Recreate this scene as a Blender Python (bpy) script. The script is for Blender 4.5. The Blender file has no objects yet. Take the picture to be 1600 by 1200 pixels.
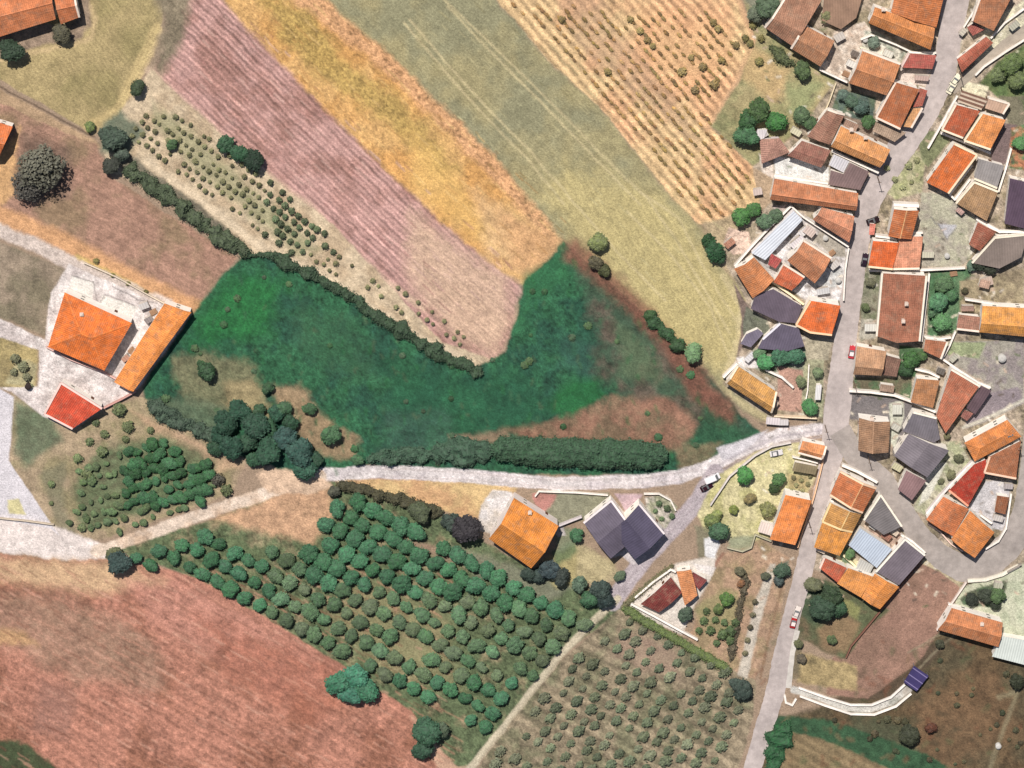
import bpy, bmesh, math, random
import numpy as np
from mathutils import Vector, Matrix

# ------------------------------------------------------------------ camera, sky, sun, exposure
scene = bpy.context.scene
C = scene.collection
TILT = math.radians(17.0)      # the aerial camera looks a little off straight down
DIST = 1200.0
S_M = 0.2                      # metres of ground per pixel of the 1600 px wide survey grid
cam_d = bpy.data.cameras.new("camera")
cam = bpy.data.objects.new("camera", cam_d)
C.objects.link(cam)
cam.location = (0, DIST * math.sin(TILT), DIST * math.cos(TILT))
cam.rotation_euler = (-TILT, 0, 0)
cam_d.sensor_width = 36
cam_d.angle = 2 * math.atan(160.0 / DIST)
cam_d.clip_start = 10
cam_d.clip_end = 20000
scene.camera = cam

SUN_EL = math.radians(56)
SUN_AZ = math.radians(17)      # to the left of +Y
sdir = Vector((-math.sin(SUN_AZ) * math.cos(SUN_EL), math.cos(SUN_AZ) * math.cos(SUN_EL), math.sin(SUN_EL)))
w = bpy.data.worlds.new("World")
scene.world = w
w.use_nodes = True
nt = w.node_tree
sky = nt.nodes.new('ShaderNodeTexSky')
sky.sky_type = 'NISHITA'
sky.sun_disc = False
sky.sun_elevation = SUN_EL
sky.sun_rotation = -SUN_AZ
sky.air_density = 1.0
sky.dust_density = 1.5
nt.nodes['Background'].inputs[1].default_value = 0.055
nt.links.new(sky.outputs[0], nt.nodes['Background'].inputs[0])
sl = bpy.data.lights.new("sun", 'SUN')
sl.energy = 4.9
sl.angle = math.radians(0.5)
sl.color = (1.0, 0.95, 0.88)
so = bpy.data.objects.new("sun", sl)
C.objects.link(so)
so.rotation_euler = sdir.to_track_quat('Z', 'Y').to_euler()
so.location = sdir * 500
scene.view_settings.view_transform = 'Standard'
scene.view_settings.look = 'None'
scene.view_settings.gamma = 1
scene.view_settings.exposure = 0.5
scene.render.resolution_x = 1024
scene.render.resolution_y = 768

random.seed(7)
rng = np.random.default_rng(7)
GAIN = 0.62                    # surface albedo = linearised survey colour * GAIN

def G(px, py, z=0.0):
    """survey grid (px right, py down) -> point at height z"""
    ct, st = math.cos(TILT), math.sin(TILT)
    a, b = (px - 800) * S_M, (600 - py) * S_M
    dx, dy, dz = a, b * ct - DIST * st, -b * st - DIST * ct
    cy, cz = DIST * st, DIST * ct
    l = (z - cz) / dz
    return Vector((l * dx, cy + l * dy, z))

def lin(c):
    return tuple(((v / 255) / 12.92 if v <= 10 else ((v / 255 + 0.055) / 1.055) ** 2.4) for v in c)

def A(c, k=1.0):
    r, g, b = lin(c)
    return (r * GAIN * k, g * GAIN * k, b * GAIN * k, 1.0)

# ------------------------------------------------------------------ materials
def new_mat(name, rough=0.9):
    m = bpy.data.materials.new(name)
    m.use_nodes = True
    t = m.node_tree
    b = t.nodes['Principled BSDF']
    b.inputs['Roughness'].default_value = rough
    if 'Specular IOR Level' in b.inputs:
        b.inputs['Specular IOR Level'].default_value = 0.25
    return m, t, b

def nd(t, kind, **kw):
    n = t.nodes.new(kind)
    for k, v in kw.items():
        setattr(n, k, v)
    return n

def mathn(t, op, a, b=None, c=None):
    n = nd(t, 'ShaderNodeMath', operation=op)
    for i, v in enumerate((a, b, c)):
        if v is None: continue
        if isinstance(v, (int, float)): n.inputs[i].default_value = v
        else: t.links.new(v, n.inputs[i])
    return n.outputs[0]

def noise(t, vec, scale, detail=3, rough=0.6):
    n = nd(t, 'ShaderNodeTexNoise')
    n.inputs['Scale'].default_value = scale
    n.inputs['Detail'].default_value = detail
    n.inputs['Roughness'].default_value = rough
    if vec is not None: t.links.new(vec, n.inputs['Vector'])
    return n.outputs['Fac']

def remap(t, fac, a, b, lo, hi):
    n = nd(t, 'ShaderNodeMapRange')
    n.inputs[1].default_value = a; n.inputs[2].default_value = b
    n.inputs[3].default_value = lo; n.inputs[4].default_value = hi
    t.links.new(fac, n.inputs[0])
    return n.outputs[0]

def scale_col(t, col, fac):
    n = nd(t, 'ShaderNodeVectorMath', operation='SCALE')
    t.links.new(col, n.inputs[0]); t.links.new(fac, n.inputs['Scale'])
    return n.outputs[0]

def bump(t, b, h, strength, dist):
    n = nd(t, 'ShaderNodeBump')
    n.inputs['Strength'].default_value = strength
    n.inputs['Distance'].default_value = dist
    t.links.new(h, n.inputs['Height'])
    t.links.new(n.outputs[0], b.inputs['Normal'])

def make_ground_mat():
    m, t, b = new_mat('soil', 0.95)
    at = nd(t, 'ShaderNodeAttribute', attribute_name='Col')
    geo = nd(t, 'ShaderNodeNewGeometry')
    n1 = noise(t, geo.outputs['Position'], 1.6, 4, 0.75)
    n2 = noise(t, geo.outputs['Position'], 0.35, 4, 0.65)
    n3 = noise(t, geo.outputs['Position'], 3.6, 2, 0.8)
    f = mathn(t, 'MULTIPLY', remap(t, n1, 0.25, 0.75, 0.62, 1.38), remap(t, n2, 0.3, 0.7, 0.86, 1.14))
    f = mathn(t, 'MULTIPLY', f, remap(t, n3, 0.25, 0.75, 0.74, 1.26))
    t.links.new(scale_col(t, at.outputs['Color'], f), b.inputs['Base Color'])
    bump(t, b, n1, 0.8, 0.4)
    return m

def make_road_mat():
    m, t, b = new_mat('asphalt', 0.9)
    geo = nd(t, 'ShaderNodeNewGeometry')
    oi = nd(t, 'ShaderNodeObjectInfo')
    n1 = noise(t, geo.outputs['Position'], 2.2, 4, 0.7)
    n2 = noise(t, geo.outputs['Position'], 0.12, 4, 0.6)
    n3 = noise(t, geo.outputs['Position'], 0.5, 3, 0.6)
    f = mathn(t, 'MULTIPLY', remap(t, n1, 0.25, 0.75, 0.9, 1.1), remap(t, n2, 0.3, 0.7, 0.8, 1.16))
    f = mathn(t, 'MULTIPLY', f, remap(t, n3, 0.3, 0.7, 0.86, 1.14))
    t.links.new(scale_col(t, oi.outputs['Color'], f), b.inputs['Base Color'])
    bump(t, b, n1, 0.3, 0.1)
    return m

def make_tile_mat():
    m, t, b = new_mat('clay_tiles', 0.82)
    oi = nd(t, 'ShaderNodeObjectInfo')
    uv = nd(t, 'ShaderNodeUVMap')
    sep = nd(t, 'ShaderNodeSeparateXYZ')
    t.links.new(uv.outputs[0], sep.inputs[0])
    geo = nd(t, 'ShaderNodeNewGeometry')
    ch = mathn(t, 'SINE', mathn(t, 'MULTIPLY', sep.outputs[0], 2 * math.pi / 0.62))
    row = mathn(t, 'FRACT', mathn(t, 'MULTIPLY', sep.outputs[1], 1 / 0.75))
    st = noise(t, geo.outputs['Position'], 0.3, 5, 0.65)
    sp = noise(t, geo.outputs['Position'], 2.4, 3, 0.8)
    mp = nd(t, 'ShaderNodeMapping')
    mp.inputs['Scale'].default_value = (1.2, 0.12, 1)
    t.links.new(uv.outputs[0], mp.inputs['Vector'])
    streak = noise(t, mp.outputs[0], 1.0, 3, 0.6)
    f = mathn(t, 'MULTIPLY', remap(t, ch, -1, 1, 0.9, 1.08), remap(t, row, 0, 1, 0.93, 1.05))
    f = mathn(t, 'MULTIPLY', f, remap(t, st, 0.32, 0.7, 0.66, 1.22))
    f = mathn(t, 'MULTIPLY', f, remap(t, sp, 0.25, 0.75, 0.7, 1.28))
    f = mathn(t, 'MULTIPLY', f, remap(t, streak, 0.3, 0.7, 0.88, 1.12))
    # lichen greys the tiles in blotches
    ln = noise(t, geo.outputs['Position'], 0.55, 4, 0.7)
    mx = nd(t, 'ShaderNodeMix', data_type='RGBA')
    t.links.new(remap(t, ln, 0.48, 0.72, 0.0, 0.6), mx.inputs[0])
    t.links.new(oi.outputs['Color'], mx.inputs[6])
    mx.inputs[7].default_value = A((150, 125, 105))
    t.links.new(scale_col(t, mx.outputs[2], f), b.inputs['Base Color'])
    bump(t, b, mathn(t, 'ADD', ch, mathn(t, 'MULTIPLY', row, 0.8)), 0.6, 0.06)
    return m

def make_plain(name, rough=0.85, amp=0.12, sc=1.2, big=0.12, bmp=0.15, corr=0.0):
    m, t, b = new_mat(name, rough)
    oi = nd(t, 'ShaderNodeObjectInfo')
    geo = nd(t, 'ShaderNodeNewGeometry')
    n1 = noise(t, geo.outputs['Position'], sc, 4, 0.7)
    n2 = noise(t, geo.outputs['Position'], 0.25, 4, 0.6)
    f = mathn(t, 'MULTIPLY', remap(t, n1, 0.25, 0.75, 1 - amp, 1 + amp), remap(t, n2, 0.3, 0.7, 1 - big, 1 + big))
    h = n1
    if corr:
        uv = nd(t, 'ShaderNodeUVMap')
        sep = nd(t, 'ShaderNodeSeparateXYZ')
        t.links.new(uv.outputs[0], sep.inputs[0])
        ch = mathn(t, 'SINE', mathn(t, 'MULTIPLY', sep.outputs[0], 2 * math.pi / 0.8))
        f = mathn(t, 'MULTIPLY', f, remap(t, ch, -1, 1, 1 - corr, 1 + corr))
        h = ch
    t.links.new(scale_col(t, oi.outputs['Color'], f), b.inputs['Base Color'])
    bump(t, b, h, bmp, 0.08)
    return m

def make_leaf_mat():
    m, t, b = new_mat('foliage', 0.75)
    oi = nd(t, 'ShaderNodeObjectInfo')
    geo = nd(t, 'ShaderNodeNewGeometry')
    n1 = noise(t, geo.outputs['Position'], 1.1, 3, 0.7)
    n2 = noise(t, geo.outputs['Position'], 5.0, 2, 0.7)
    f = mathn(t, 'MULTIPLY', remap(t, n1, 0.3, 0.7, 0.65, 1.4), remap(t, n2, 0.3, 0.7, 0.75, 1.25))
    f = mathn(t, 'MULTIPLY', f, remap(t, oi.outputs['Random'], 0, 1, 0.78, 1.22))
    hs = nd(t, 'ShaderNodeHueSaturation')
    t.links.new(remap(t, oi.outputs['Random'], 0, 1, 0.493, 0.512), hs.inputs['Hue'])
    t.links.new(remap(t, n1, 0.3, 0.7, 0.8, 1.1), hs.inputs['Saturation'])
    t.links.new(scale_col(t, oi.outputs['Color'], f), hs.inputs['Color'])
    t.links.new(hs.outputs[0], b.inputs['Base Color'])
    return m

M_SOIL = make_ground_mat()
M_ROAD = make_road_mat()
M_TILE = make_tile_mat()
M_PLASTER = make_plain('plaster', 0.9, 0.08, 2.0, 0.1)
M_STONE = make_plain('render_and_stone', 0.92, 0.2, 2.5, 0.15, 0.3)
M_SLATE = make_plain('slate_and_felt', 0.7, 0.12, 2.2, 0.2, 0.3, 0.06)
M_SHEET = make_plain('corrugated_sheet', 0.5, 0.05, 1.5, 0.08, 0.5, 0.1)
M_LEAF = make_leaf_mat()
M_BARK = make_plain('bark', 0.95, 0.25, 4, 0.1, 0.5)
M_PAINT = make_plain('car_paint', 0.3, 0.03, 3, 0.03, 0.0)
M_RUBBER = make_plain('rubber', 0.8, 0.05, 4, 0.02, 0.1)
M_WOOD = make_plain('weathered_wood', 0.85, 0.15, 3, 0.1, 0.3)
M_GLASS, _t, _b = new_mat('dark_glass', 0.12)
_b.inputs['Base Color'].default_value = (0.1, 0.105, 0.11, 1)
M_LAMP, _t, _b = new_mat('lamp_lens', 0.1)
_b.inputs['Base Color'].default_value = (0.7, 0.7, 0.66, 1)

# ------------------------------------------------------------------ object helpers
def tag(o, label=None, cat=None, group=None, kind=None):
    if label: o['label'] = label
    if cat: o['category'] = cat
    if group: o['group'] = group
    if kind: o['kind'] = kind
    return o

def empty(name, loc, label, cat, group=None):
    o = bpy.data.objects.new(name, None)
    o.empty_display_size = 0.5
    C.objects.link(o)
    o.location = loc
    return tag(o, label, cat, group)

def link(name, me, mat, parent=None, color=(1, 1, 1, 1), loc=None):
    o = bpy.data.objects.new(name, me)
    C.objects.link(o)
    if mat is not None and len(me.materials) == 0:
        me.materials.append(mat)
    o.color = color
    if parent is not None: o.parent = parent
    if loc is not None: o.location = loc
    return o

def bm_mesh(name, bm):
    bmesh.ops.recalc_face_normals(bm, faces=bm.faces)
    me = bpy.data.meshes.new(name)
    bm.to_mesh(me)
    bm.free()
    return me

def prism(bm, top, bot):
    """closed solid between two matching rings"""
    n = len(top)
    vt = [bm.verts.new(p) for p in top]
    vb = [bm.verts.new(p) for p in bot]
    bm.faces.new(vt); bm.faces.new(vb[::-1])
    for i in range(n):
        j = (i + 1) % n
        bm.faces.new((vt[i], vb[i], vb[j], vt[j]))

def bar(bm, p, q, wd, z0, z1):
    """box along p->q (horizontal), width wd, from z0 to z1 relative to each end's own z"""
    p, q = Vector(p), Vector(q)
    d = (q - p); d.z = 0
    if d.length < 1e-4: return
    d.normalize()
    n = Vector((-d.y, d.x, 0)) * (wd / 2)
    top = [p + n, q + n, q - n, p - n]
    prism(bm, [v + Vector((0, 0, z1)) for v in top], [v + Vector((0, 0, z0)) for v in top])

def auto_uv(me):
    uvl = me.uv_layers.new(name='UVMap')
    for f in me.polygons:
        n = f.normal
        h = Vector((n.x, n.y))
        if h.length < 0.03: h = Vector((0.35, 0.93))
        h.normalize()
        e = Vector((-h.y, h.x))
        for li in f.loop_indices:
            co = me.vertices[me.loops[li].vertex_index].co
            uvl.data[li].uv = (co.x * e.x + co.y * e.y, co.x * h.x + co.y * h.y)

def inset(poly, d):
    """shrink a convex-ish polygon of Vectors by d (horizontal)"""
    c = sum((Vector((p.x, p.y, 0)) for p in poly), Vector()) / len(poly)
    n = len(poly); out = []
    area = sum(poly[i].x * poly[(i + 1) % n].y - poly[(i + 1) % n].x * poly[i].y for i in range(n))
    sg = 1 if area > 0 else -1
    for i in range(n):
        p0, p1, p2 = poly[i - 1], poly[i], poly[(i + 1) % n]
        d1 = Vector((p1.x - p0.x, p1.y - p0.y)).normalized(); d2 = Vector((p2.x - p1.x, p2.y - p1.y)).normalized()
        n1 = Vector((-d1.y, d1.x)) * sg; n2 = Vector((-d2.y, d2.x)) * sg
        k = 1 + n1.dot(n2)
        off = (n1 + n2) * (d / max(k, 0.35))
        out.append(Vector((p1.x + off.x, p1.y + off.y, p1.z)))
    return out

WALLC = (240, 232, 222)
def window_me():
    bm = bmesh.new()
    for (x0, x1, z0, z1) in ((-.6, .6, -.7, -.6), (-.6, .6, .6, .7), (-.6, -.5, -.6, .6), (.5, .6, -.6, .6), (-.03, .03, -.6, .6)):
        prism(bm, [Vector(v) for v in ((x0, -.06, z1), (x1, -.06, z1), (x1, 0.06, z1), (x0, 0.06, z1))],
              [Vector(v) for v in ((x0, -.06, z0), (x1, -.06, z0), (x1, 0.06, z0), (x0, 0.06, z0))])
    for f in bm.faces: f.material_index = 0
    k = len(bm.faces)
    prism(bm, [Vector(v) for v in ((-.5, -.02, .6), (.5, -.02, .6), (.5, .03, .6), (-.5, .03, .6))],
          [Vector(v) for v in ((-.5, -.02, -.6), (.5, -.02, -.6), (.5, .03, -.6), (-.5, .03, -.6))])
    bm.faces.ensure_lookup_table()
    for f in bm.faces[k:]: f.material_index = 1
    me = bm_mesh('window', bm)
    me.materials.append(M_PLASTER); me.materials.append(M_GLASS)
    return me
def door_me():
    bm = bmesh.new()
    prism(bm, [Vector(v) for v in ((-.5, -.05, 2.1), (.5, -.05, 2.1), (.5, .05, 2.1), (-.5, .05, 2.1))],
          [Vector(v) for v in ((-.5, -.05, 0), (.5, -.05, 0), (.5, .05, 0), (-.5, .05, 0))])
    for z0, z1 in ((.2, .9), (1.1, 1.9)):
        prism(bm, [Vector(v) for v in ((-.35, .05, z1), (.35, .05, z1), (.35, .08, z1), (-.35, .08, z1))],
              [Vector(v) for v in ((-.35, .05, z0), (.35, .05, z0), (.35, .08, z0), (-.35, .08, z0))])
    me = bm_mesh('door', bm); me.materials.append(M_WOOD)
    return me
ME_WIN = window_me(); ME_DOOR = door_me()

def openings(root, ring, h, area_sign):
    n = len(ring)
    lens = [(Vector((ring[(i + 1) % n].x - ring[i].x, ring[(i + 1) % n].y - ring[i].y))).length for i in range(n)]
    doored = False
    order = sorted(range(n), key=lambda i: -lens[i])
    for i in order:
        L = lens[i]
        if L < 3.2: continue
        p, q = ring[i], ring[(i + 1) % n]
        d = Vector((q.x - p.x, q.y - p.y, 0)).normalized()
        nn = Vector((d.y, -d.x, 0)) * area_sign
        ang = math.atan2(nn.y, nn.x) - math.pi / 2
        k = max(1, min(2, int(L / 5)))
        for j in range(k):
            c = p + d * L * ((j + .5) / k)
            if not doored and j == k // 2:
                doored = True
                o = link('door', ME_DOOR, None, root, A((110, 70, 50)))
                o.location = (c.x + nn.x * .03, c.y + nn.y * .03, 0.0); o.rotation_euler = (0, 0, ang)
                continue
            for zz in ([1.6, 4.2] if h > 5.2 else [1.6]):
                if zz + 0.8 > h: continue
                o = link('window', ME_WIN, None, root, A((215, 205, 190)))
                o.location = (c.x + nn.x * .03, c.y + nn.y * .03, zz); o.rotation_euler = (0, 0, ang)

def chimney(parent, base, z, s=0.9):
    bm = bmesh.new()
    x, y = base
    def bx(w_, z0, z1):
        r = [Vector((x + a * w_, y + b * w_, 0)) for a, b in ((-.5, -.5), (.5, -.5), (.5, .5), (-.5, .5))]
        prism(bm, [v + Vector((0, 0, z1)) for v in r], [v + Vector((0, 0, z0)) for v in r])
    bx(s, z - 0.8, z + 1.0); bx(s * 1.3, z + 1.0, z + 1.15); bx(s * .7, z + 1.15, z + 1.45)
    link('chimney', bm_mesh('chimney', bm), M_PLASTER, parent, A((225, 205, 190)))

NAMEC = {}
def house(name, label, cat, pts, roof, col, h=5.0, axis=0, f=0.5, pitch=20, wall=WALLC, rims=(), rimc=(232, 214, 198),
          mat=None, chim=(), op=True, slope=0.0, over=0.25, cap=True, group=None, cap_c=None):
    """pts: eave corners on the survey grid, clockwise as seen from above"""
    h = h * 1.08
    W = [G(px, py, h) for px, py in pts]
    n = len(W)
    cx = sum(v.x for v in W) / n; cy = sum(v.y for v in W) / n
    root = empty(name, (cx, cy, 0), label, cat, group)
    L = [Vector((v.x - cx, v.y - cy, h)) for v in W]
    if axis: L = L[axis:] + L[:axis]
    mat = mat or M_TILE
    bm = bmesh.new()
    T = 0.16
    area = sum(L[i].x * L[(i + 1) % n].y - L[(i + 1) % n].x * L[i].y for i in range(n))
    sg = 1 if area > 0 else -1
    ring = inset(L, over)
    ridge = None
    def solid(topfaces, verts):
        vt = [bm.verts.new(v) for v in verts]
        vb = [bm.verts.new(v - Vector((0, 0, T))) for v in verts]
        edges = {}
        for fc in topfaces:
            bm.faces.new([vt[i] for i in fc]); bm.faces.new([vb[i] for i in fc][::-1])
            for a, b_ in zip(fc, fc[1:] + fc[:1]):
                k = (min(a, b_), max(a, b_)); edges[k] = edges.get(k, 0) + 1
        for (a, b_), c in edges.items():
            if c == 1: bm.faces.new((vt[a], vt[b_], vb[b_], vb[a]))
    if roof in ('gable', 'hip') and n == 4:
        a, b_, c, d = L
        wdt = ((a - d).length + (b_ - c).length) / 2
        rise = math.tan(math.radians(pitch)) * wdt * 0.5
        r1 = a.lerp(d, f); r2 = b_.lerp(c, f)
        if roof == 'hip':
            ln = (r2 - r1).length; k = min(0.42, wdt * 0.5 / ln)
            r1, r2 = r1.lerp(r2, k), r1.lerp(r2, 1 - k)
        r1 = r1 + Vector((0, 0, rise)); r2 = r2 + Vector((0, 0, rise))
        ridge = (r1, r2)
        vs = [a, b_, c, d, r1, r2]
        fs = [[0, 1, 5, 4], [4, 5, 2, 3]]
        if roof == 'hip': fs += [[0, 4, 3], [1, 2, 5]]
        solid(fs, vs)
        # walls
        wb = bmesh.new()
        tops = [Vector((v.x, v.y, h - T - 0.02)) for v in ring]
        if roof == 'gable':
            g1 = tops[0].lerp(tops[3], f) + Vector((0, 0, rise - 0.08)); g2 = tops[1].lerp(tops[2], f) + Vector((0, 0, rise - 0.08))
            vt = [wb.verts.new(v) for v in tops]; vb = [wb.verts.new((v.x, v.y, -0.4)) for v in tops]
            v1, v2 = wb.verts.new(g1), wb.verts.new(g2)
            for i in range(4):
                j = (i + 1) % 4; wb.faces.new((vt[i], vb[i], vb[j], vt[j]))
            wb.faces.new((vt[0], vt[3], v1)); wb.faces.new((vt[1], v2, vt[2]))
            wb.faces.new((vt[0], v1, v2, vt[1])); wb.faces.new((v1, vt[3], vt[2], v2)); wb.faces.new(vb)
        else:
            prism(wb, tops, [Vector((v.x, v.y, -0.4)) for v in ring])
    else:
        # single pitch (or flat): rise towards the first edge
        mid = (L[0] + L[1]) / 2
        e = Vector((L[1].x - L[0].x, L[1].y - L[0].y)).normalized()
        nrm = Vector((-e.y, e.x)) * sg     # inward
        def zz(p): return h + math.tan(math.radians(slope)) * (-((p.x - mid.x) * nrm.x + (p.y - mid.y) * nrm.y))
        zmin = min(zz(p) for p in L)
        lift = h - (min(zz(p) for p in L) + max(zz(p) for p in L)) / 2
        L = [Vector((p.x, p.y, zz(p) + lift)) for p in L]
        solid([list(range(n))], L)
        wb = bmesh.new()
        tops = [Vector((v.x, v.y, zz(v) + lift - T - 0.02)) for v in ring]
        prism(wb, tops, [Vector((v.x, v.y, -0.4)) for v in ring])
    me = bm_mesh('roof', bm); auto_uv(me)
    if mat is M_TILE:
        g_ = sum(col) / 3; rf = random.uniform(.95, 1.05)
        col = tuple((c_ * .93 + g_ * .07) * rf for c_ in col)
    ro = link('roof', me, mat, root, A(col))
    link('wall', bm_mesh('wall', wb), M_PLASTER, root, A(wall, 1.3))
    if ridge and cap and mat is M_TILE:
        cb = bmesh.new(); bar(cb, ridge[0], ridge[1], 0.34, -0.05, 0.1)
        if roof == 'hip':
            for k_, r_ in ((0, 0), (3, 0), (1, 1), (2, 1)):
                cb2 = L[k_]; rr = ridge[r_]
                d_ = (rr - cb2); hd = Vector((d_.x, d_.y, 0)).normalized(); nn = Vector((-hd.y, hd.x, 0)) * .15
                top = [cb2 + nn, rr + nn, rr - nn, cb2 - nn]
                prism(cb, [v + Vector((0, 0, .09)) for v in top], [v + Vector((0, 0, -.05)) for v in top])
        cc = cap_c or tuple(min(255, v * 1.08 + 12) for v in col)
        link('ridge_cap', bm_mesh('ridge_cap', cb), M_TILE, ro, A(cc))
    if rims:
        for i in rims:
            rb = bmesh.new()
            p, q = L[(i - axis) % n], L[(i + 1 - axis) % n]
            if roof == 'gable' and ridge and (i - axis) % n in (1, 3):
                r_ = ridge[1] if (i - axis) % n == 1 else ridge[0]
                segs = ((p, r_), (r_, q))
            else: segs = ((p, q),)
            for s0, s1 in segs:
                d_ = Vector((s1.x - s0.x, s1.y - s0.y, 0)).normalized(); nn = Vector((-d_.y, d_.x, 0)) * .3
                top = [s0 + nn, s1 + nn, s1 - nn, s0 - nn]; e_ = .28 + .005 * i
                prism(rb, [v + Vector((0, 0, e_)) for v in top], [v + Vector((0, 0, -.35)) for v in top])
            link('parapet', bm_mesh('parapet', rb), M_PLASTER, root, A(rimc, 1.12))
    for (qx, qy) in chim:
        wv = G(qx, qy, h + 0.8)
        chimney(ro, (wv.x - cx, wv.y - cy), h + 0.7)
    if op and h > 2.6:
        openings(root, [Vector((v.x, v.y, 0)) for v in ring], h, sg)
    return root

def wall(label, pts, h=1.6, th=0.3, col=(232, 222, 212), name='garden_wall', cat='wall'):
    P = [G(x, y, h) for x, y in pts]
    c = P[0]
    bm = bmesh.new()
    for i in range(len(P) - 1):
        p, q = P[i] - c, P[i + 1] - c
        d = (q - p).normalized() * (th / 2 - 0.003 * (i % 2 + 1))
        a0 = p - d * (1 if i else 0); b0 = q + d * (1 if i < len(P) - 2 else 0)
        dz = 0.004 * (i % 3)
        bar(bm, Vector((a0.x, a0.y, h)), Vector((b0.x, b0.y, h)), th - 0.006 * (i % 2), -h - 0.3, dz)
        # coping stones, a little wider
        bar(bm, Vector((a0.x, a0.y, h)), Vector((b0.x, b0.y, h)), th + 0.12 - 0.006 * (i % 2), dz + 0.004, dz + 0.07)
    o = link(name, bm_mesh(name, bm), M_STONE, None, A(col, 1.18), (c.x, c.y, 0))
    return tag(o, label, cat)

# ------------------------------------------------------------------ terrain
def vnoise(x, y, scale, seed):
    r = np.random.default_rng(seed)
    tab = r.random((256, 256))
    xs, ys = x / scale + 500.3, y / scale + 500.7
    xi, yi = np.floor(xs).astype(int), np.floor(ys).astype(int)
    fx, fy = xs - xi, ys - yi
    fx = fx * fx * (3 - 2 * fx); fy = fy * fy * (3 - 2 * fy)
    a = tab[xi & 255, yi & 255]; b = tab[(xi + 1) & 255, yi & 255]
    c = tab[xi & 255, (yi + 1) & 255]; d = tab[(xi + 1) & 255, (yi + 1) & 255]
    return (a * (1 - fx) + b * fx) * (1 - fy) + (c * (1 - fx) + d * fx) * fy
def fbm(x, y, scale, seed, octv=3):
    s = 0; amp = 1; tot = 0
    for o in range(octv):
        s = s + amp * vnoise(x, y, scale / 2 ** o, seed + o * 17); tot += amp; amp *= .6
    return s / tot * 2 - 1

STEP = 2
GX = np.arange(-300, 1901, STEP); GY = np.arange(-300, 1501, STEP)
PX, PY = np.meshgrid(GX.astype(float), GY.astype(float))
NY, NX = PX.shape
COL = np.zeros((NY, NX, 3)); COL[:] = lin((160, 138, 118))
LAB = np.zeros((NY, NX), int)
ZZ = np.zeros((NY, NX))
names = ['ground']
W1 = fbm(PX, PY, 26, 3); W2 = fbm(PX, PY, 26, 91); W3 = fbm(PX, PY, 7, 55); W4 = fbm(PX, PY, 7, 77)

def sdist(x, y, poly):
    d = np.full(x.shape, 1e9); ins = np.zeros(x.shape, bool)
    n = len(poly)
    for i in range(n):
        x0, y0 = poly[i]; x1, y1 = poly[(i + 1) % n]
        ex, ey = x1 - x0, y1 - y0
        t = np.clip(((x - x0) * ex + (y - y0) * ey) / (ex * ex + ey * ey + 1e-9), 0, 1)
        d = np.minimum(d, (x - x0 - t * ex) ** 2 + (y - y0 - t * ey) ** 2)
        c = ((y0 > y) != (y1 > y)) & (x < (x1 - x0) * (y - y0) / ((y1 - y0) + 1e-12) + x0)
        ins ^= c
    d = np.sqrt(d)
    return np.where(ins, d, -d)
def ldist(x, y, line):
    d = np.full(x.shape, 1e9)
    for i in range(len(line) - 1):
        x0, y0 = line[i]; x1, y1 = line[i + 1]
        ex, ey = x1 - x0, y1 - y0
        t = np.clip(((x - x0) * ex + (y - y0) * ey) / (ex * ex + ey * ey + 1e-9), 0, 1)
        d = np.minimum(d, (x - x0 - t * ex) ** 2 + (y - y0 - t * ey) ** 2)
    return np.sqrt(d)
def win(pts, m):
    xs = [p[0] for p in pts]; ys = [p[1] for p in pts]
    i0 = max(0, int((min(ys) - m - GY[0]) / STEP)); i1 = min(NY, int((max(ys) + m - GY[0]) / STEP) + 1)
    j0 = max(0, int((min(xs) - m - GX[0]) / STEP)); j1 = min(NX, int((max(xs) + m - GX[0]) / STEP) + 1)
    return slice(i0, i1), slice(j0, j1)
SEED = [100]
def paint(pts, col, soft=3, warp=3, name=None, mott=0.12, msc=9, col2=None, c2sc=40, c2t=0.0, stripes=(), alpha=1.0, line=None, relief=0.0, rag=1.0):
    """colour the soil of an area; the border wobbles by warp px and fades over soft px"""
    SEED[0] += 7; sd = SEED[0]
    s = win(pts, soft + warp * 2 + (line or 0) + 4)
    x, y = PX[s], PY[s]
    xw, yw = x + W1[s] * warp + W3[s] * warp * .5 * rag, y + W2[s] * warp + W4[s] * warp * .5 * rag
    d = (line / 2 - ldist(xw, yw, pts)) if line else sdist(xw, yw, pts)
    a = np.clip(d / soft + .5, 0, 1); a = a * a * (3 - 2 * a)
    if name:
        names.append(name); L = LAB[s]; L[d > 0] = len(names) - 1
    c = np.empty(x.shape + (3,)); c[:] = lin(col)
    if col2:
        k = np.clip((fbm(x, y, c2sc, sd, 4) - c2t) * 2.2 + .5, 0, 1)[..., None]
        c = c * (1 - k) + np.array(lin(col2)) * k
    m = 1 + mott * 2.2 * fbm(x, y, msc, sd + 1) + mott * 1.2 * fbm(x, y, msc * 4, sd + 2) + mott * 1.5 * (np.random.default_rng(sd).random(x.shape) - .5)
    zr = 0
    for st in stripes:
        ang, per, amp = st[:3]
        u = -x * math.sin(math.radians(ang)) + y * math.cos(math.radians(ang))   # ang: direction of the lines, px right / py down
        u = u + 1.0 * W1[s] * 3 + 1.5 * W3[s]
        w_ = np.sin(2 * math.pi * u / per)
        am = amp * (1.2 + 1.1 * fbm(x, y, 40, sd + 5))
        m = m * (1 + am * w_)
        if relief: zr = zr + relief * w_
    c = c * m[..., None]
    COL[s] = COL[s] * (1 - (a * alpha)[..., None]) + c * (a * alpha)[..., None]
    if name or relief:
        base = relief * 1.2 * fbm(x, y, 6, sd + 9) + zr
        ZZ[s] = ZZ[s] * (1 - a) + (base if not isinstance(base, int) else 0) * a

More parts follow.
